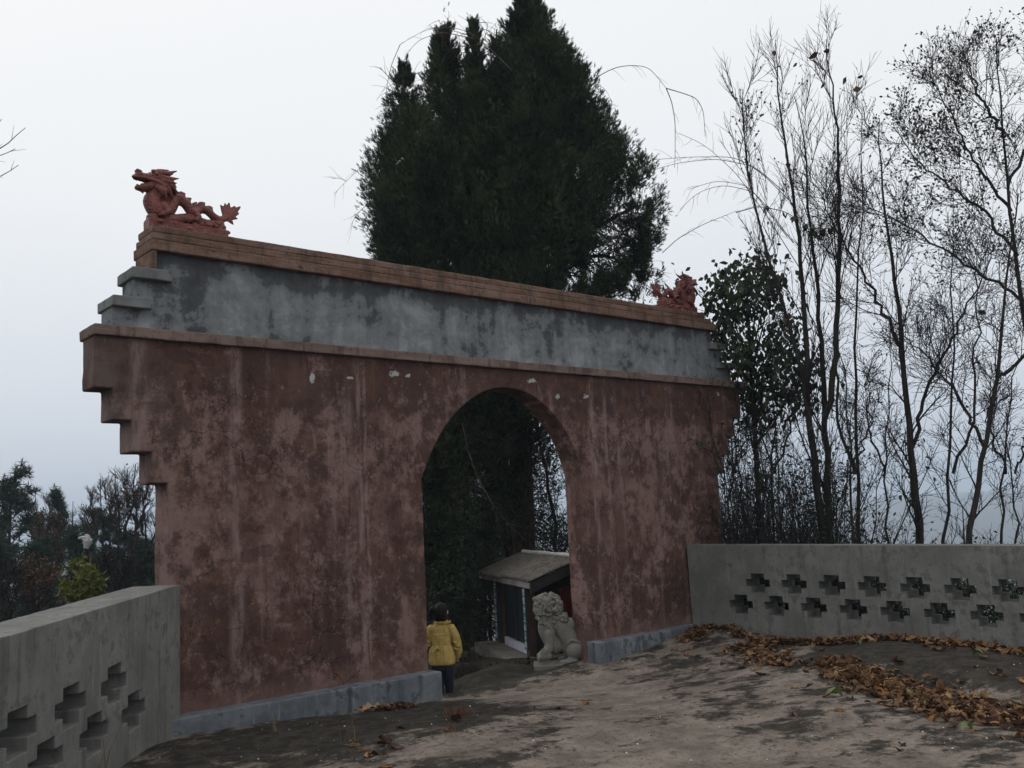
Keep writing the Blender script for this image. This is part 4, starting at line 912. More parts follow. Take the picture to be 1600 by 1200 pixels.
bushy('evergreen_shrub', 'dark leafy shrub just left of the small shrine', 735, 880, 18.6, 62, 115, 13000, .055, 'shrubleaf', 44)
bushy('evergreen_shrub', 'dark leafy shrub directly behind the shrine roof', 835, 860, 19.8, 80, 75, 9000, .055, 'shrubleaf', 45, bare=.2)
bushy('evergreen_shrub', 'low dark shrub behind the shrine beside the right pier', 905, 900, 19.0, 70, 80, 7000, .055, 'shrubleaf', 46)
bushy('evergreen_shrub', 'low dark shrub between the child and the shrine in deep shade', 745, 950, 19.5, 110, 70, 12000, .07, 'shrubleaf', 47)
bushy('evergreen_tree', 'black green evergreen behind the left pier seen at the left side of the arch', 665, 760, 16.0, 70, 170, 20000, .11, 'cypress', 48, tmpl=SPRAY[2], cat='tree')
bushy('evergreen_tree', 'black green evergreen farther back in the centre of the arch', 748, 740, 20.5, 62, 170, 20000, .12, 'cypress', 49, tmpl=SPRAY[2], cat='tree')
st_ = [pxstem([(872, 850), (862, 780), (850, 720), (838, 640), (830, 560)], 17.5, .05, .012, seed=4), pxstem([(900, 860), (895, 760), (905, 660), (900, 560)], 18.5, .045, .012, seed=5)]
bare_tree('bare_tree', 'thin bare tree seen against the sky in the right side of the arch', st_, .9, 26, 6, 5, seed=50, leaf=('darkleaf', .045, 900))

# ------------------------------------------------------------------ bare woodland behind the right parapet
G_ = 'bare trees behind the right parapet'
st_ = [pxstem([(1291, 850), (1275, 770), (1266, 690), (1262, 600), (1258, 500), (1246, 340), (1228, 240), (1215, 140), (1212, 66)], 14.0, .074, .005, 26, seed=1, wob=.012),
       pxstem([(1297, 850), (1290, 720), (1289, 620), (1281, 520), (1273, 420), (1262, 330), (1259, 220), (1240, 150)], 14.1, .07, .005, 26, seed=2, wob=.012),
       pxstem([(1289, 650), (1303, 590), (1308, 480), (1313, 380), (1310, 200), (1292, 90), (1289, 62)], 14.0, .05, .006, 26, ground_z=False, seed=3, wob=.012),
       pxstem([(1265, 650), (1250, 560), (1215, 450), (1185, 350), (1165, 250), (1160, 140)], 14.0, .035, .005, 26, ground_z=False, seed=31, wob=.012)]
T1, c_T1 = bare_tree('bare_tree', 'tall bare tree with two dark trunks side by side rising above the right parapet', st_, 1.5, 15, 6, 4, .55, .5, .25, 60, ('darkleaf', .05, 160), G_)
st_ = [pxstem([(1437, 850), (1430, 760), (1418, 660), (1411, 560), (1402, 480), (1391, 400), (1381, 310), (1372, 240), (1374, 186)], 13.5, .074, .006, 24, seed=7, wob=.012),
       pxstem([(1425, 700), (1450, 600), (1490, 520), (1530, 440), (1560, 380)], 13.5, .03, .006, 24, ground_z=False, seed=8), pxstem([(1410, 545), (1350, 430), (1310, 370), (1280, 300)], 13.6, .028, .006, 24, ground_z=False, seed=9)]
bare_tree('bare_tree', 'bare tree with one straight dark trunk in the middle of the right woodland', st_, 1.35, 17, 7, 5, .8, .3, .2, 61, ('darkleaf', .04, 900), G_)
st_ = [pxstem([(1508, 850), (1522, 790), (1537, 710), (1549, 630), (1563, 570), (1570, 480), (1576, 400), (1592, 300)], 12.8, .055, .007, 22, seed=10, wob=.012),
       pxstem([(1540, 700), (1500, 620), (1450, 560), (1400, 520)], 12.8, .026, .006, 22, ground_z=False, seed=11), pxstem([(1560, 590), (1600, 560), (1660, 480)], 12.9, .03, .006, 22, ground_z=False, seed=12)]
bare_tree('bare_tree', 'leaning bare tree with a crooked trunk near the right edge', st_, 1.25, 16, 7, 5, .8, .3, .2, 62, ('darkleaf', .04, 300), G_)
st_ = [pxstem([(1660, 850), (1640, 700), (1610, 560), (1596, 470), (1585, 380), (1574, 290), (1566, 200), (1560, 120), (1558, 60)], 15.5, .085, .007, 26, seed=13, wob=.012),
       pxstem([(1590, 400), (1540, 330), (1480, 290), (1420, 240), (1395, 190)], 15.5, .028, .006, 26, ground_z=False, seed=14), pxstem([(1580, 330), (1520, 250), (1480, 170), (1450, 110)], 15.6, .028, .006, 26, ground_z=False, seed=15),
       pxstem([(1575, 290), (1620, 200), (1640, 80), (1650, 0)], 15.4, .028, .006, 26, ground_z=False, seed=16), pxstem([(1600, 470), (1520, 420), (1430, 360), (1330, 310)], 15.5, .028, .006, 26, ground_z=False, seed=17),
       pxstem([(1568, 210), (1530, 150), (1505, 80)], 15.5, .03, .007, 26, ground_z=False, seed=18)]
bare_tree('leafy_tree', 'big tree thick with tiny dark leaves in the upper right corner', st_, 1.25, 19, 7, 5, .8, .3, .12, 63, ('darkleaf', .055, 5200), G_)
k = 0
for (x0, x1, ytop, d, r, txt) in ((1165, 1150, 520, 16.0, .03, 'thin bare sapling close beside the right end of the gateway'), (1205, 1195, 430, 17.0, .035, 'slim bare tree behind the broad leaved evergreen'), 
        (1340, 1352, 180, 16.5, .05, 'bare tree between the double trunk and the straight trunk'), (1335, 1310, 520, 13.0, .03, 'crooked bare sapling right of the double trunk'), (1385, 1398, 500, 17.5, .04, 'thin bare tree just left of the straight trunk'),
        (1475, 1485, 300, 17.0, .05, 'bare tree between the straight trunk and the leaning trunk'),  (1560, 1600, 520, 15.0, .04, 'bare sapling under the tree with tiny leaves'), (1130, 1140, 620, 15.0, .03, 'bare scrubby sapling touching the gateway edge'), (1225, 1215, 560, 19.0, .04, 'bare tree deep behind the scrub'), (1585, 1570, 640, 13.4, .03, 'short bare sapling at the right edge')):
    k += 1; mid = (x0+x1)/2+(-1)**k*9
    st_ = [pxstem([(x0, 855), (mid, (855+ytop)/2), (x1, ytop)], d, r*.9, .005, 18, seed=80+k, wob=.03), pxstem([(mid, 740), (mid+(-1)**k*30, 660), (x1+(-1)**k*45, ytop+60)], d, r*.6, .005, 18, ground_z=False, seed=120+k, wob=.03)]
    bare_tree('bare_tree', txt, st_, .9 if ytop > 400 else 1.2, 12, 5, 4, .8, .3, .05, 140+k, ('darkleaf', .04, 260), G_)
# scrub thicket of twigs at the foot of these trees
g = np.random.default_rng(5); n = 270; xs = np.r_[g.uniform(1110, 1310, 170), g.uniform(1300, 1640, 100)]; base = A([W(x, 850, d) for x, d in zip(xs, g.uniform(13.2, 19, n))]); base[:, 2] = gz_raw(base[:, 0], base[:, 1])[0]-.05
hgt = g.uniform(1.6, 4.2, n)*np.where(xs < 1310, 1.0, .5)+np.clip(-base[:, 2]-1, 0, 3)*.8; ln = unit(g.normal(0, .22, (n, 3))+A([0, 0, 1.]))
S = np.stack([base+ln*(hgt*t_)[:, None]+g.normal(0, .05, (n, 3))*t_ for t_ in np.linspace(0, 1, 8)], 1); SR = np.linspace(.016, .004, 8)[None]*np.ones((n, 1))
c1, r1 = grow(S, SR, 10, .15, .97, .75, .7, 5, .6, .3, .15, .3, 301, .003); c2, r2 = grow(c1, r1, 5, .15, .97, .36, .8, 4, .7, .2, .2, .3, 302, .0026)
q = Q(); q.add(*tubes(S, SR, 4)); q.add(*tubes(c1, r1, 3)); q.add(*tubes(c2, r2, 3)); th = q.build('thicket', MT['twig'], None, kind='stuff'); th['label'] = 'tangle of bare undergrowth twigs behind the right parapet and gateway'
e_ = np.concatenate([c2[:, -1], c2[:, 2]]); ok = sines(e_, 12, 1.6)+.6*(np.r_[np.repeat(xs, 50), np.repeat(xs, 50)] < 1310) > .35; ok &= g.uniform(0, 1, len(e_)) < .5
v, f = scatter(*LEAF, e_[ok], g.normal(0, 1, (ok.sum(), 3))+A([0, 0, -.4]), g.uniform(.035, .085, ok.sum()), g); o = link_mesh('thicket_leaves', v, f, MT['shrubleaf'], None, kind='stuff'); o['label'] = 'small dark leaves in the undergrowth behind the gateway'

# broad leaved evergreen beside the far end of the gate
bt = W(1185, 850, 15.2); bt[2] = gz(bt[0], bt[1]); bl = thing('broadleaf_tree', 'evergreen with large drooping dark leaves behind the right end of the gateway', 'tree', bt)
blobs = [(1150, 440, 42), (1185, 425, 38), (1205, 440, 24), (1122, 465, 30), (1135, 500, 36), (1168, 475, 40), (1205, 470, 24), (1118, 520, 26), (1150, 545, 40), (1210, 520, 32), (1238, 500, 20), (1180, 560, 38), (1225, 545, 34), (1160, 600, 40), (1215, 590, 44), (1250, 560, 26), (1240, 620, 36), (1185, 640, 36), (1063, 440, 11), (1045, 466, 9), (1270, 590, 22)]
P = []; g = np.random.default_rng(8)
for (x, y, rr) in blobs:
    n = int(rr*rr*.075)+5; c = W(x, y, 15.0+g.normal(0, .35)); u = unit(g.normal(0, 1, (n, 3)))*(g.uniform(0, 1, (n, 1))**.45)*rr*15/FPX; P.append(c+u)
P = np.concatenate(P); D_ = g.normal(0, .45, P.shape)+A([0, 0, -1.0]); sz = g.uniform(.085, .155, len(P)); order = np.argsort((P-CAM)@_f-sz*6)
big = order[:300]; rest = order[300:]
lm = []
for s_ in range(4):
    gg = random.Random(s_); v = [(x*gg.uniform(.85, 1.15), y+.10*(z**2)*gg.uniform(.3, 2), z) for x, y, z in LEAF[0]]; mm = bpy.data.meshes.new('leaf'); mm.from_pydata(v, [], [tuple(map(int, t_)) for t_ in LEAF[1]]); mm.materials.append(MT['broadobj']); lm.append(mm)
sd, nr, fw = frames(D_, g)
def leaf_objs(idx, P, sd, nr, fw, sz, parent, name='leaf'):
    for i in idx:
        o = bpy.data.objects.new(name, lm[i % 4]); COL.objects.link(o); o.parent = parent; p = P[i]-A(parent.location); s_ = sz[i]
        o.matrix_local = Matrix(((sd[i][0]*s_, nr[i][0]*s_, fw[i][0]*s_, p[0]), (sd[i][1]*s_, nr[i][1]*s_, fw[i][1]*s_, p[1]), (sd[i][2]*s_, nr[i][2]*s_, fw[i][2]*s_, p[2]), (0, 0, 0, 1)))
leaf_objs(big, P, sd, nr, fw, sz, bl)
extra = P[g.integers(0, len(P), 1400)]+g.normal(0, .2, (1400, 3)); R2 = np.concatenate([P[rest], extra]); v, f = scatter(*LEAF, R2, g.normal(0, .5, R2.shape)+A([0, 0, -1]), g.uniform(.07, .13, len(R2)), g)
o = link_mesh('foliage', v, f, MT['broad'], bl); o['kind'] = 'stuff'
tr = [resample([bt-A([0, 0, .1]), W(1180, 700, 15.1), W(1172, 560, 15), W(1165, 430, 15)], 12, [.06, .05, .035, .01])]
for (x, y, rr) in blobs:
    tr.append(resample([W(1176, min(700, y+110), 15.05), W((x+1176)/2, y+45, 15), W(x, y-rr*.5, 15)], 12, [.018, .005]))
stems_mesh('trunk', tr, bl, MT['bark'], 5); S = np.stack([t_[0] for t_ in tr[1:]]); SR = np.stack([t_[1] for t_ in tr[1:]]); c1, r1 = grow(S, SR, 14, .3, 1, .42, .8, 5, .6, .1, .15, .2, 310, .003); link_mesh('twigs', *tubes(c1, r1, 3), MT['twig'], bl, kind='stuff')

# ------------------------------------------------------------------ climbing vines
def vine(label, lines, d, r=.006, leafy=0, name='vine', n_leaf=0, fuzz=14, seed=0):
    st_ = [resample([W(x, y, d) for x, y in l], 22, [r, r*.45]) for l in lines]; t = thing(name, label, 'vine', st_[0][0][0]); stems_mesh('stem', st_, t, MT['vine'], 5); g = np.random.default_rng(seed)
    S = np.stack([s_[0] for s_ in st_]); SR = np.stack([s_[1] for s_ in st_]); c1, r1 = grow(S, SR, fuzz, .25, 1, .32, .8, 5, .5, -.2, .2, .1, seed, .0022, .12); link_mesh('tendrils', *tubes(c1, r1, 3), MT['vine'], t, kind='stuff')
    if n_leaf:
        i = g.integers(0, 22, n_leaf); k = g.integers(0, len(st_), n_leaf); Pp = S[k, i]+g.normal(0, .025, (n_leaf, 3)); D2 = g.normal(0, .4, (n_leaf, 3))+A([0, 0, -1]); a, b, c = frames(D2, g); leaf_objs(range(n_leaf), Pp, a, b, c, g.uniform(.09, .15, n_leaf), t)
    return t
vine('bare vine arching right out of the cypress against the sky', [[(915, 135), (938, 117), (962, 105), (985, 102), (1012, 104), (1027, 120), (1041, 138)], [(1041, 138), (1050, 160), (1055, 190), (1055, 240), (1054, 262)], [(1041, 138), (1065, 145), (1088, 153), (1099, 172), (1102, 214)]], 16.5, .009, seed=1, fuzz=5)
vine('bare vine looping over the left shoulder of the cypress', [[(800, 110), (760, 70), (735, 50), (700, 41), (668, 45), (640, 60), (625, 70)], [(625, 70), (612, 100), (605, 130), (601, 180)], [(740, 60), (690, 50), (655, 62), (640, 78), (628, 100)]], 16.8, .007, seed=2, fuzz=5)
vine('wispy bare vine sticking out of the left side of the cypress', [[(600, 240), (575, 255), (560, 265), (541, 283), (521, 304)], [(541, 283), (530, 278), (519, 279)], [(575, 318), (562, 330), (551, 345), (549, 358)]], 17.4, .006, seed=3, fuzz=4)
vine('pale bare vine hanging down inside the arch', [[(722, 660), (735, 720), (752, 760), (790, 815), (822, 845)], [(730, 700), (745, 740), (770, 790), (782, 830)]], 15.6, .006, seed=4, fuzz=4)
vine('bundle of thin bare runners arching left from the double trunk', [[(1250, 420), (1200, 340), (1150, 270), (1100, 225), (1060, 208)], [(1240, 380), (1180, 300), (1130, 288), (1090, 300), (1062, 328)], [(1230, 370), (1170, 290), (1120, 282), (1075, 296)], [(1225, 300), (1180, 260), (1120, 248), (1060, 254), (1012, 268)], [(1240, 320), (1190, 270), (1150, 245), (1080, 245), (1015, 250)], [(1035, 395), (1060, 372), (1100, 350), (1150, 330)]], 14.2, .007, seed=5, fuzz=9)
vine('leafy vine with drooping dark leaves slung between the bare trunks', [[(1150, 332), (1185, 322), (1225, 330), (1252, 345), (1275, 362)], [(1265, 356), (1290, 358), (1310, 352)]], 13.8, .009, seed=6, fuzz=3, n_leaf=30, name='leafy_vine')
# a few large withered leaves that still hang on
wl = bpy.data.meshes.new('dead_leaf'); wl.from_pydata([(x*1.1, y+.2*z*z, z) for x, y, z in LEAF[0]], [], [tuple(map(int, t_)) for t_ in LEAF[1]]); wl.materials.append(MT['brownleaf'])
for i, (x, y, s_, a) in enumerate(((1279, 82, .17, 1.2), (1297, 80, .12, -1.3), (1322, 120, .12, .6), (1337, 135, .17, -.4), (1349, 119, .1, 1.5), (1246, 98, .09, 1), (1252, 101, .1, -.7), (1210, 78, .1, .2), (1288, 130, .09, .8), (1231, 252, .13, .1), (1393, 232, .15, -1.0), (1226, 490, .13, .0), (1360, 208, .1, .9), (1540, 490, .13, 2.2), (1490, 278, .12, 1.1))):
    o = bpy.data.objects.new('dead_leaf', wl); COL.objects.link(o); o.parent = T1; o.location = Vector(W(x, y, 14.0)-A(T1.location)); o.rotation_euler = (math.pi+a, a*.4, YAW*-1+a); o.scale = (s_,)*3

# a bare branch that reaches in at the left edge
st_ = [pxstem([(-260, 900), (-255, 600), (-230, 400), (-180, 250), (-150, 100)], 10.0, .09, .02, 20, seed=40), pxstem([(-230, 420), (-140, 320), (-60, 270), (0, 232), (22, 218), (40, 199)], 10, .022, .003, 20, ground_z=False, seed=41, wob=.004),
       pxstem([(-225, 430), (-130, 360), (-50, 300), (0, 276), (14, 269), (29, 258)], 10, .018, .003, 20, ground_z=False, seed=42, wob=.004), pxstem([(-200, 330), (-100, 280), (-30, 250), (0, 243), (12, 240), (24, 233)], 10, .016, .003, 20, ground_z=False, seed=43, wob=.004), pxstem([(-190, 280), (-80, 240), (-20, 210), (0, 192), (3, 186)], 10, .016, .003, 20, ground_z=False, seed=44, wob=.004)]
lt, _ = bare_tree('bare_tree', 'bare tree beyond the left edge whose twig tips reach into the sky', st_[:1], .8, 10, 4, 3, seed=170)
stems_mesh('branch', st_[1:], lt, MT['twig'], 5); S = np.stack([s_[0] for s_ in st_[1:]]); SR = np.stack([s_[1] for s_ in st_[1:]]); c1, r1 = grow(S, SR, 6, .5, .97, .16, .6, 5, .6, .2, .1, .2, 175, .0022); link_mesh('twigs', *tubes(c1, r1, 3), MT['twig'], lt, kind='stuff')

# ------------------------------------------------------------------ the wooded slope on the left
def pine(label, x, ytop, ybase_px, d, hwpx, seed, dens=1.0, mat='pine', cone=.9, ts=1.0):
    top = W(x, ytop, d); b = A([top[0], top[1], gz(top[0], top[1])-.1]); t = thing('pine_tree', label, 'tree', b, 'evergreens on the left slope'); g = np.random.default_rng(seed)
    P, R = resample([b, (b+top)/2+A([g.normal(0, .15), g.normal(0, .15), 0]), top], 14, [.16, .1, .02]); stems_mesh('trunk', [(P, R)], t, MT['bark'], 5)
    c1, r1 = grow(P[None], R[None], int(80*dens), .06, .995, hwpx*d/FPX*1.35, 1.15, 6, .45, .18, .08, cone, seed+1, .01)
    c2, r2 = grow(c1, r1, 9, .2, .98, hwpx*d/FPX*.42, .8, 4, .6, .25, .12, .3, seed+2, .006)
    q = Q(); q.add(*tubes(c1, r1, 3)); q.add(*tubes(c2, r2, 3)); q.build('branches', MT['twig'], t)
    E_ = np.concatenate([c2[:, -1], c2[:, 2], c2[:, 1], c1[:, -1]]); Dd = np.concatenate([c2[:, -1]-c2[:, -2]]*3+[c1[:, -1]-c1[:, -2]]); v, f = scatter(*TUFT, E_, unit(Dd)+A([0, 0, .5]), g.uniform(.16, .36, len(E_))*(d/34)**.6*ts, g); link_mesh('crown', v, f, MT[mat], t); return t
Pn = [('bushy dark pine at the left edge with a rounded top', 18, 742, 30, 62, 1.2, .7), ('pine with a narrow top left of centre on the slope', 91, 760, 36, 34, 1, .95), ('low blue green pine between the narrow pine and the bare trees', 148, 790, 40, 34, 1, .8), ('small pine just right of the low blue green pine', 172, 797, 41, 26, .9, .8),
      ('dark low evergreen in the second row under the narrow pine', 120, 825, 30, 50, 1.2, .8), ('dark low evergreen under the bare trees near the gateway', 200, 830, 31, 46, 1.2, .8), ('dark evergreen low on the slope at the left edge', -12, 840, 24, 60, 1.1, .8), ('dark evergreen low on the slope behind the shrub', 60, 850, 26, 56, 1.1, .8),
      ('dark evergreen low on the slope close to the gateway', 228, 850, 27, 50, 1.1, .8), ('dark evergreen half hidden behind the wooden post', 150, 868, 22, 46, 1.1, .8), ('small evergreen far back over the gateway side', 235, 838, 45, 34, 1, .8), ('far evergreen between the bushy and the narrow pine', 57, 800, 46, 36, 1, .8)]
for i, (txt, x, yt, d, hw, de, co) in enumerate(Pn): pine(txt, x, yt+12, 0, d, hw, 400+7*i, de*.8, cone=co)
Bt = [('pale bare tree standing behind the left pines', 58, 752, 46, .07, 1.8, None), ('bare tree with a few brown leaves right of the narrow pine', 117, 770, 37, .05, 1.2, ('brownleaf', .10, 500)), ('brown leaved oak in front of the narrow pine', 78, 790, 33, .06, 1.3, ('brownleaf', .10, 1600)), ('tall thin bare tree left of the bare group', 158, 735, 29, .04, .9, None),
      ('tall bare tree in the middle of the bare group', 185, 726, 28, .05, 1.1, ('brownleaf', .08, 200)), ('tall bare tree beside the stepped end of the gateway', 212, 712, 27, .05, 1.1, ('brownleaf', .08, 180)), ('slim bare tree almost touching the gateway steps', 230, 742, 27, .04, 1.0, ('brownleaf', .08, 180)),
      ('brown withered bush low on the left slope', 55, 870, 21, .04, 1.0, ('brownleaf', .07, 1300)), ('grey brown leafless tree low on the slope near the post', 185, 840, 20, .04, 1.0, ('darkleaf', .06, 700)), ('grey brown leafless tree low at the left edge', 8, 860, 18, .04, .9, ('darkleaf', .06, 500))]
for i, (txt, x, yt, d, r, L, lf) in enumerate(Bt):
    L = L*.8; yt += 14
    st_ = [pxstem([(x+4, yt+130), (x-3, yt+60), (x, yt)], d, r*1.6, .012, 16, seed=500+i, wob=.05), pxstem([(x+2, yt+110), (x+18, yt+55), (x+22, yt+18)], d, r, .012, 16, ground_z=False, seed=520+i, wob=.05), pxstem([(x+2, yt+100), (x-16, yt+50), (x-20, yt+22)], d, r, .012, 16, ground_z=False, seed=540+i, wob=.05)]
    bare_tree('bare_tree', txt, st_, L, 16, 6, 4, .6, .5, .15, 560+i*5, lf, 'bare trees on the left slope', twig=.0042*d/28)
# rough brush that covers the slope
g = np.random.default_rng(9); n = 2300; xs = np.r_[g.uniform(-140, 262, 1300), g.uniform(262, 700, 1000)]; ds = np.r_[g.uniform(15, 62, 1300), g.uniform(24, 62, 1000)]; base = A([W(x, 850, d) for x, d in zip(xs, ds)]); base[:, 2] = gz_raw(base[:, 0], base[:, 1])[0]-.05
cl = base[:, None]+g.normal(0, 1, (n, 26, 3))*A([.8, .8, .5])*np.clip(ds/26, .6, 1.8)[:, None, None]+A([0, 0, 1.0])*(g.uniform(.2, 1, (n, 1, 1))**1.3)*np.clip(ds/9, 1, 4.2)[:, None, None]; cl = cl.reshape(-1, 3); cl[:, 2] = np.maximum(cl[:, 2], gz_raw(cl[:, 0], cl[:, 1])[0]+.05)
cs = np.repeat(np.clip(ds/26, .5, 1.8), 26)*g.uniform(.10, .22, len(cl)); mk = g.uniform(0, 1, n).repeat(26)
for nm_, mt_, lo_, hi_ in (('green_undergrowth', 'pine', 0, .52), ('brown_undergrowth', 'darkleaf', .62, 1.01), ('withered_undergrowth', 'brownleaf', .52, .62)):
    ok = (mk >= lo_) & (mk < hi_); v, f = scatter(*TUFT, cl[ok], g.normal(0, 1, (ok.sum(), 3))+A([0, 0, .8]), cs[ok], g); o = link_mesh(nm_, v, f, MT[mt_], None, kind='stuff'); o['label'] = nm_.replace('_', ' ')+' covering the wooded slope on the left'
# yellow green shrub and the post with the white bag
sb = bushy('yellow_green_shrub', 'bright yellow green shrub with drooping leaves just over the left parapet', 130, 915, 13.0, 30, 40, 620, .085, 'yleaf', 600, tmpl=LEAF, bare=.3)
pb = W(135, 860, 13.4); pz = gz(pb[0], pb[1]); post = thing('wooden_post', 'dark upright wooden post rising out of the yellow green shrub', 'post', (pb[0], pb[1], pz))
P, R = resample([A([pb[0], pb[1], pz-.2]), W(135.5, 900, 13.4), W(134.5, 852, 13.4)], 10, [.045, .04, .04]); v, f = tubes([P], [R], 9); f = np.vstack([f]); o = Q().add(v, f).build('shaft', MT['bark'], post, smooth=True)
bg_ = W(134, 846, 13.38); s = Sculpt(); g2 = random.Random(12)
for i in range(16): s.ball((g2.gauss(0, .022), g2.gauss(0, .025), g2.gauss(0, .05)), (g2.uniform(.015, .04), g2.uniform(.015, .035), g2.uniform(.02, .045)))
s.chain([(-.09, 0, .05), (-.03, 0, .055), (.0, 0, 0), (.03, 0, -.09)], [.02, .028, .035, .02]); s.chain([(.02, 0, .06), (.07, 0, .0), (.05, 0, -.05)], [.02, .03, .02])
bgt = thing('plastic_bag', 'crumpled white plastic bag caught on top of the wooden post', 'bag', bg_); s.build('sheet', simple('white_plastic', (.40, .40, .41), .35, .1, 10, .5), bgt, (bg_, RR, HF), .008, 1, .02, .03)

g = np.random.default_rng(91); bp = []  # low brush added behind both parapets to keep light out of their holes
for (P0_, d_, n_, off, ztop, smax) in ((PL0, PLd, PLn, .9, .62, 7.5), (PR0, PRd, PRn, .95, .72, 8.0)):
    n = 900; s_ = g.uniform(-.6, smax, n); o_ = off+g.uniform(0, 2.0, n)**1.2; xy = P0_[None]+s_[:, None]*d_[None]+o_[:, None]*n_[None]; z0 = gz_raw(xy[:, 0], xy[:, 1])[0]; z1 = ztop-.10*o_+.12*np.sin(s_*3.1)
    for k in range(9): bp.append(np.stack([xy[:, 0]+g.normal(0, .07, n), xy[:, 1]+g.normal(0, .07, n), z0+(np.maximum(z1, z0+.2)-z0)*g.uniform(0, 1, n)], 1))
bp = np.concatenate(bp); bp = bp[sines(bp, 92, 2.4) > -.9]; v, f = scatter(*TUFT, bp, g.normal(0, .8, bp.shape)+A([0, 0, .8]), g.uniform(.05, .13, len(bp)), g)
o = link_mesh('brush', v, f, MT['shrubleaf'], None, kind='stuff'); o['label'] = 'dark brush added low behind both parapets to darken their holes'

# ------------------------------------------------------------------ fallen leaves
def curl_leaf(seed, flat=False):
    g = random.Random(seed); v = []; n = 6; cu = g.uniform(.2, 1.1)*g.choice((-1, 1)); tw = g.uniform(-.9, .9); wd = g.uniform(.17, .30); be = g.uniform(-.12, .12)
    for i in range(n):
        t = i/(n-1); w = wd*math.sin(math.pi*(.06+.90*t))**.75; z = cu*(t-.5)**2*.9; side = g.uniform(.2, 1.0)*w; jl = g.uniform(.72, 1.15); jr = g.uniform(.72, 1.15); x = be*math.sin(3*t)
        v += [(x-w*jl, t-.5+g.gauss(0, .03), z+side+tw*w*(t-.5)*2), (x, t-.5, z-.02), (x+w*jr, t-.5+g.gauss(0, .03), z+side*g.uniform(.3, 1.5)-tw*w*(t-.5)*2)]
    f = []
    for i in range(n-1):
        a = i*3; f += [(a, a+1, a+4, a+3), (a+1, a+2, a+5, a+4)]
    return A(v), A(f)
CL = [curl_leaf(i) for i in range(14)]
def along(line, n, wd, g, taper=None):
    w = A([WZ(x, y, -.12) for x, y in line]); d = np.r_[0, np.cumsum(np.linalg.norm(np.diff(w, axis=0), axis=1))]; t = g.uniform(0, d[-1], n); c = np.stack([np.interp(t, d, w[:, i]) for i in range(3)], 1)
    ws = np.interp(t, d, wd); a = g.uniform(0, 6.28, n); r = np.abs(g.normal(0, .5, n))**1.1*ws*np.where(g.uniform(0, 1, n) < .12, 1.9, 1); return c[:, 0]+np.cos(a)*r*.6, c[:, 1]+np.sin(a)*r*1.0
g = np.random.default_rng(77); X_ = []; Y_ = []; Zn = []; pile = []
for zi, (line, n, wd, hp) in enumerate((
    ([(1075, 1005), (1110, 990), (1150, 996), (1200, 1012)], 420, (.22, .3, .22, .18), .05),
    ([(1160, 1012), (1195, 1022), (1215, 1036), (1225, 1042)], 330, (.25, .36, .34, .2), .035),
    ([(1210, 1008), (1300, 1012), (1400, 1014), (1500, 1024), (1600, 1034), (1680, 1044)], 1900, (.10, .14, .42, .6, .7, .75), .05),
    ([(1300, 1046), (1345, 1062), (1400, 1078), (1460, 1096), (1520, 1110), (1600, 1124), (1700, 1142)], 2500, (.14, .34, .5, .6, .7, .8, .85), .03),
    ([(1400, 1052), (1470, 1062), (1600, 1075)], 14, (.5, .6, .6), .01),
    ([(560, 1108), (600, 1103), (650, 1096)], 36, (.12, .14, .12), .03),
    ([(1050, 1010), (1250, 1060), (1350, 1120), (1450, 1180)], 30, (1.1, 1.4, 1.6, 1.6), .0),
    ([(560, 1180), (800, 1110), (1000, 1080)], 9, (1.0, 1.2, 1.0), .0),
    ([(620, 1150), (560, 1190), (640, 1170)], 12, (.3, .3, .3), .0))):
    x, y = along(line, n, wd, g); X_.append(x); Y_.append(y); Zn.append(np.full(n, zi)); pile.append(g.uniform(0, 1, n)**1.5*hp)
X_ = np.concatenate(X_); Y_ = np.concatenate(Y_); Zn = np.concatenate(Zn); pile = np.concatenate(pile)
inside = ((X_-PR0[0])*PRn[0]+(Y_-PR0[1])*PRn[1] < -.03) & (Y_ < -.23); X_ = X_[inside]; Y_ = Y_[inside]; Zn = Zn[inside]; pile = pile[inside]
Z_ = gz_raw(X_, Y_)[0]+pile+.006; LP = np.stack([X_, Y_, Z_], 1); N_ = len(LP)
yaw_ = g.uniform(0, 6.28, N_); tl = g.normal(0, .3, (N_, 2)); size_ = g.uniform(.07, .15, N_)
def leafR(i):
    return (Matrix.Rotation(yaw_[i], 3, 'Z') @ Matrix.Rotation(tl[i][0], 3, 'X') @ Matrix.Rotation(tl[i][1], 3, 'Y'))
rel = LP-CAM; dep = rel@_f; sx_ = 800+FPX*(rel@_r)/dep; sy_ = 600-FPX*(rel@_u)/dep; vis = (sx_ > -10) & (sx_ < 1610) & (sy_ < 1210)
score = size_/dep*(1+pile*2.5)*np.where(Zn >= 4, 1.8, 1.0)*vis; order = np.argsort(-score); big = set(order[:296].tolist())
q = Q()
for i in range(N_):
    if i in big: continue
    v, f = CL[i % 14]; Rm = np.array(leafR(i))*size_[i]; q.add(v@Rm.T+LP[i], f)
o = q.build('leaf_litter', MT['litter'], None, kind='stuff'); o['label'] = 'drifts of smaller brown fallen leaves along the right parapet'
TONE = (('dark brown', (.055, .03, .02)), ('chestnut brown', (.14, .068, .034)), ('rusty orange', (.26, .12, .045)), ('light tan', (.38, .245, .13)), ('reddish brown', (.17, .07, .038)), ('pale orange', (.36, .19, .08)))
fm = {}
for tn, (tw_, tc_) in enumerate(TONE):
    mm_ = M(tw_.replace(' ', '_')+'_leaf', .7, .2); mm_.base(mm_.mix(mm_.step(mm_.noise(28, 4, .7), .4, .65), tc_, tuple(c*.5 for c in tc_)))
    for k, (v, f) in enumerate(CL):
        mm = bpy.data.meshes.new('fallen_leaf'); mm.from_pydata(v.tolist(), [], [tuple(map(int, t_)) for t_ in f]); mm.materials.append(mm_.m); fm[(tn, k)] = mm
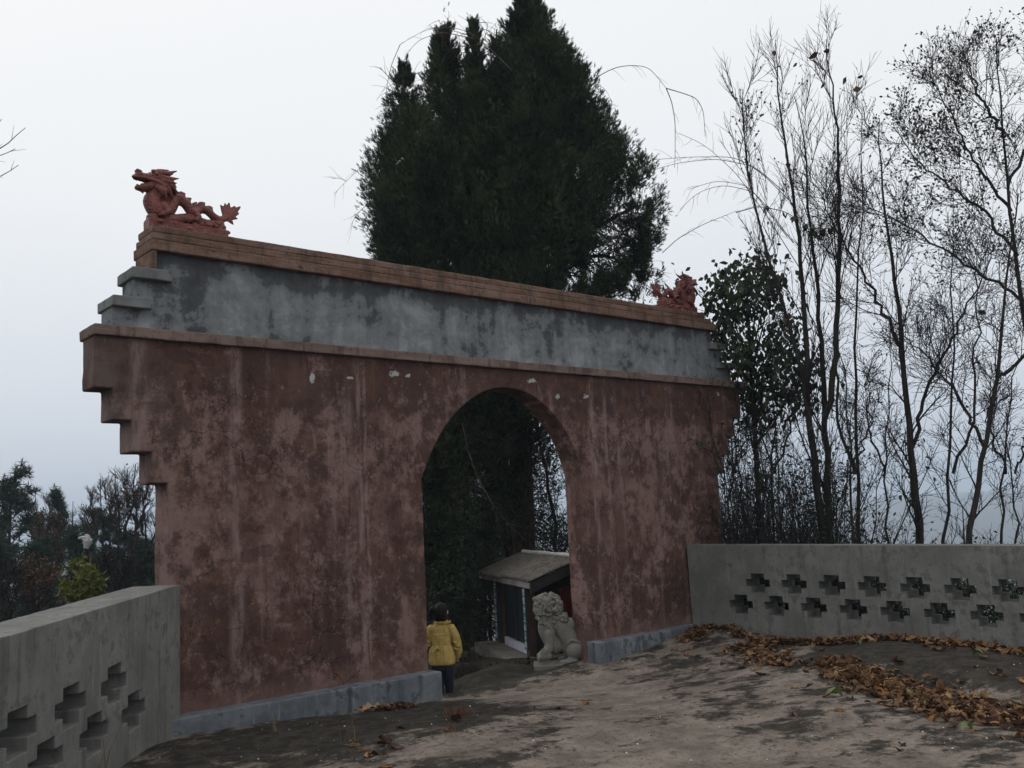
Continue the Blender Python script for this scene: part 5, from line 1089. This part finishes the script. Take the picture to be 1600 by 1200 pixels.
ZW = {0: ('heaped where right plinth meets the parapet', 'heaped where right plinth meets the parapet', 'heaped where right plinth meets the parapet'),
      1: ('left in the patch below the first holes', 'amid the patch below the first holes', 'right in the patch below the first holes'),
      2: ('at the left foot of the pierced right parapet', 'at the middle foot of the pierced right parapet', 'at the right foot of the pierced right parapet'),
      3: ('at the narrow left end of the wide leaf drift', 'in the middle of the wide leaf drift', 'at the broad right end of the wide leaf drift'),
      4: ('on the dark stone hump between two drifts',)*3, 5: ('at the left end of the pile before the left plinth', 'in the middle of the pile before the left plinth', 'at the right end of the pile before the left plinth'),
      6: ('alone on bare ground left of the drifts', 'alone on bare ground below the drifts', 'alone on bare ground at the lower right'), 7: ('alone at the lower left of the sandy ground', 'alone on the sandy ground before the arch', 'alone on the sandy ground by the right plinth'), 8: ('beside the broken slab edge at the bottom',)*3}
XR = {0: (1075, 1200), 1: (1150, 1240), 2: (1210, 1600), 3: (1300, 1600), 4: (1400, 1600), 5: (560, 650), 6: (1050, 1450), 7: (560, 1000), 8: (560, 640)}
for i in order[:296]:
    i = int(i); z_ = int(Zn[i]); tn = int(g.integers(0, 6)) if g.uniform() > .25 else 0; k = int(g.integers(0, 14)); o = bpy.data.objects.new('fallen_leaf', fm[(tn, k)]); COL.objects.link(o); o.location = LP[i]; o.rotation_euler = leafR(i).to_euler(); o.scale = (size_[i],)*3
    a_, b_ = XR[z_]; third = int(min(2, max(0, 3*(sx_[i]-a_)/(b_-a_)))); sw = 'large' if size_[i] > .125 else ('small' if size_[i] < .10 else 'middling'); hw_ = 'tilted' if abs(tl[i]).max() > .36 else 'flat'
    lb = sw+' '+hw_+' '+TONE[tn][0]+' leaf '+ZW[z_][third]; tag(o, lb, 'leaf', 'fallen leaves: '+lb)
gm = bpy.data.meshes.new('green_leaf'); gm.from_pydata(CL[2][0].tolist(), [], [tuple(map(int, t_)) for t_ in CL[2][1]]); gm.materials.append(MT['greenlitter'])
for (x, y, s_, txt) in ((1303, 1080, .16, 'half green leaf lying just left of the wide leaf drift'), (1530, 1042, .14, 'half green leaf on the edge of the dark stone hump'), (1425, 1082, .14, 'half green leaf on top of the wide leaf drift'), (1510, 1135, .13, 'half green leaf at the lower edge of the wide drift'), (1345, 1017, .12, 'half green leaf at the foot of the right parapet')):
    p = WZ(x, y, -.08); o = bpy.data.objects.new('green_leaf', gm); COL.objects.link(o); o.location = (p[0], p[1], gz(p[0], p[1])+.05); o.rotation_euler = (.2, .1, x*.7); o.scale = (s_,)*3; tag(o, txt, 'leaf')

# small stones and grit
g = np.random.default_rng(15); n = 1500; px_ = g.uniform(200, 1600, n); py_ = 1030+170*g.uniform(0, 1, n)**.8; V = []; ic = (A([(0, 0, .8), (.9, 0, 0), (0, 1, 0), (-1, .1, 0), (0, -.9, 0), (.1, 0, -.4)], dtype=float), A([(0, 1, 2), (0, 2, 3), (0, 3, 4), (0, 4, 1), (5, 2, 1), (5, 3, 2), (5, 4, 3), (5, 1, 4)]))
pp_ = A([WZ(x, y, -.15) for x, y in zip(px_, py_)]); ok = (pp_[:, 1] < -.25) & ((pp_[:, 0]-PL0[0])*PLn[0]+(pp_[:, 1]-PL0[1])*PLn[1] < -.05) & ((pp_[:, 0]-PR0[0])*PRn[0]+(pp_[:, 1]-PR0[1])*PRn[1] < -.05); pp_ = pp_[ok]; pp_[:, 2] = gz_raw(pp_[:, 0], pp_[:, 1])[0]
v, f = scatter(*ic, pp_, g.normal(0, .2, pp_.shape)+A([0, 0, 1]), g.uniform(0, 1, len(pp_))**3*.011+.0035, g)
gm_ = M('grit', .9); gm_.base(gm_.ramp(gm_.isl(), [(0, (.05, .04, .035)), (.6, (.16, .125, .10)), (.93, (.30, .27, .24)), (.95, (.6, .58, .55))])); o = link_mesh('grit', v, f, gm_.m, None, kind='stuff'); o['label'] = 'grit and tiny stones strewn over the worn ground'

# dry weeds
BL = (A([(-.012, 0, 0), (.012, 0, 0), (.010, .10, .35), (-.010, .10, .35), (.007, .32, .68), (-.007, .32, .68), (0, .66, .93)]), A([(0, 1, 2, 3), (3, 2, 4, 5), (5, 4, 6, 6)]))
def weed(label, x, y, z, n, size, mat, seed, spread=.05, name='dry_weed', wide=1.0, low=.0):
    p = WZ(x, y, z); p[2] = gz(p[0], p[1])-.01; g = np.random.default_rng(seed); q = Q()
    for i in range(n):
        a = g.uniform(0, 6.28); s_ = size*g.uniform(.4, 1.1); c, s = math.cos(a), math.sin(a); k = g.uniform(.3, 1.5); b = BL[0]*A([wide, k, 1-.3*k*low]); b = b*A([.8, 1, 1])*s_
        q.add(np.stack([b[:, 0]*c-b[:, 1]*s, b[:, 0]*s+b[:, 1]*c, b[:, 2]], 1)+p+A([g.normal(0, spread), g.normal(0, spread), 0]), BL[1])
    o = q.build(name, mat, None, origin=p); return tag(o, label, 'weed')
mt_dry = leafmat('straw', [(.20, .15, .08), (.28, .2, .10), (.12, .09, .05)], .8, .2, .1); mt_rust = leafmat('rusty_fern', [(.16, .055, .03), (.22, .09, .045), (.10, .05, .03)], .8, .2, .1); mt_red = leafmat('red_stalks', [(.22, .05, .03), (.16, .03, .02), (.25, .10, .05)], .7, .2, .1); mt_gr = leafmat('green_weed', [(.05, .075, .02), (.09, .11, .03)], .7, .2, .1)
weed('rusty brown fern tuft on the broken slab edge left of the path', 718, 1148, -.25, 90, .16, mt_rust, 1, .05, 'dry_fern', 2.6, 1)
weed('dry straw tuft against the front of the left plinth', 592, 1102, -.26, 46, .20, mt_dry, 2, .06)
weed('small green and brown weed beside the straw tuft', 640, 1098, -.27, 46, .10, mt_gr, 3, .10, 'green_weed', 2, 1)
weed('thin dry weed growing from the dark slab in the lower left', 545, 1178, -.2, 7, .22, mt_dry, 4, .04)
weed('wispy dry grass stalks before the holes of the left parapet', 160, 1225, -.12, 5, .6, mt_dry, 5, .10)
weed('tall thin brown stalk at the bottom of the left plinth', 428, 1160, -.2, 5, .34, mt_dry, 6, .03)
weed('thin red stalk leaning on the right parapet', 1326, 1014, -.12, 3, .42, mt_red, 7, .01)
weed('clump of red stalks in front of the small shrine', 768, 1022, -.6, 70, .34, mt_red, 8, .07, 'red_weed')
weed('rusty fern at the brow right of the dry tuft', 700, 1172, -.22, 40, .12, mt_rust, 9, .05, 'dry_fern', 2.4, 1)
weed('green weed tuft where the left plinth meets the slab edge', 690, 1122, -.27, 36, .08, mt_gr, 10, .05, 'green_weed', 2.2, 1)
# moss and low plants on the bank before the shrine
g = np.random.default_rng(18); n = 900; P = np.stack([g.uniform(-.9, 2.4, n), g.uniform(1.2, 4.0, n), np.zeros(n)], 1); P[:, 2] = gz_raw(P[:, 0], P[:, 1])[0]; ok = sines(P, 3, 2.5) > -.1; P = P[ok]
v, f = scatter(*SMALL, P, g.normal(0, .6, P.shape)+A([0, 0, 1]), g.uniform(.03, .08, len(P)), g); o = link_mesh('bank_litter', v, f, MT['darkleaf'], None, kind='stuff'); o['label'] = 'dark leaf litter and moss on the bank before the small shrine'
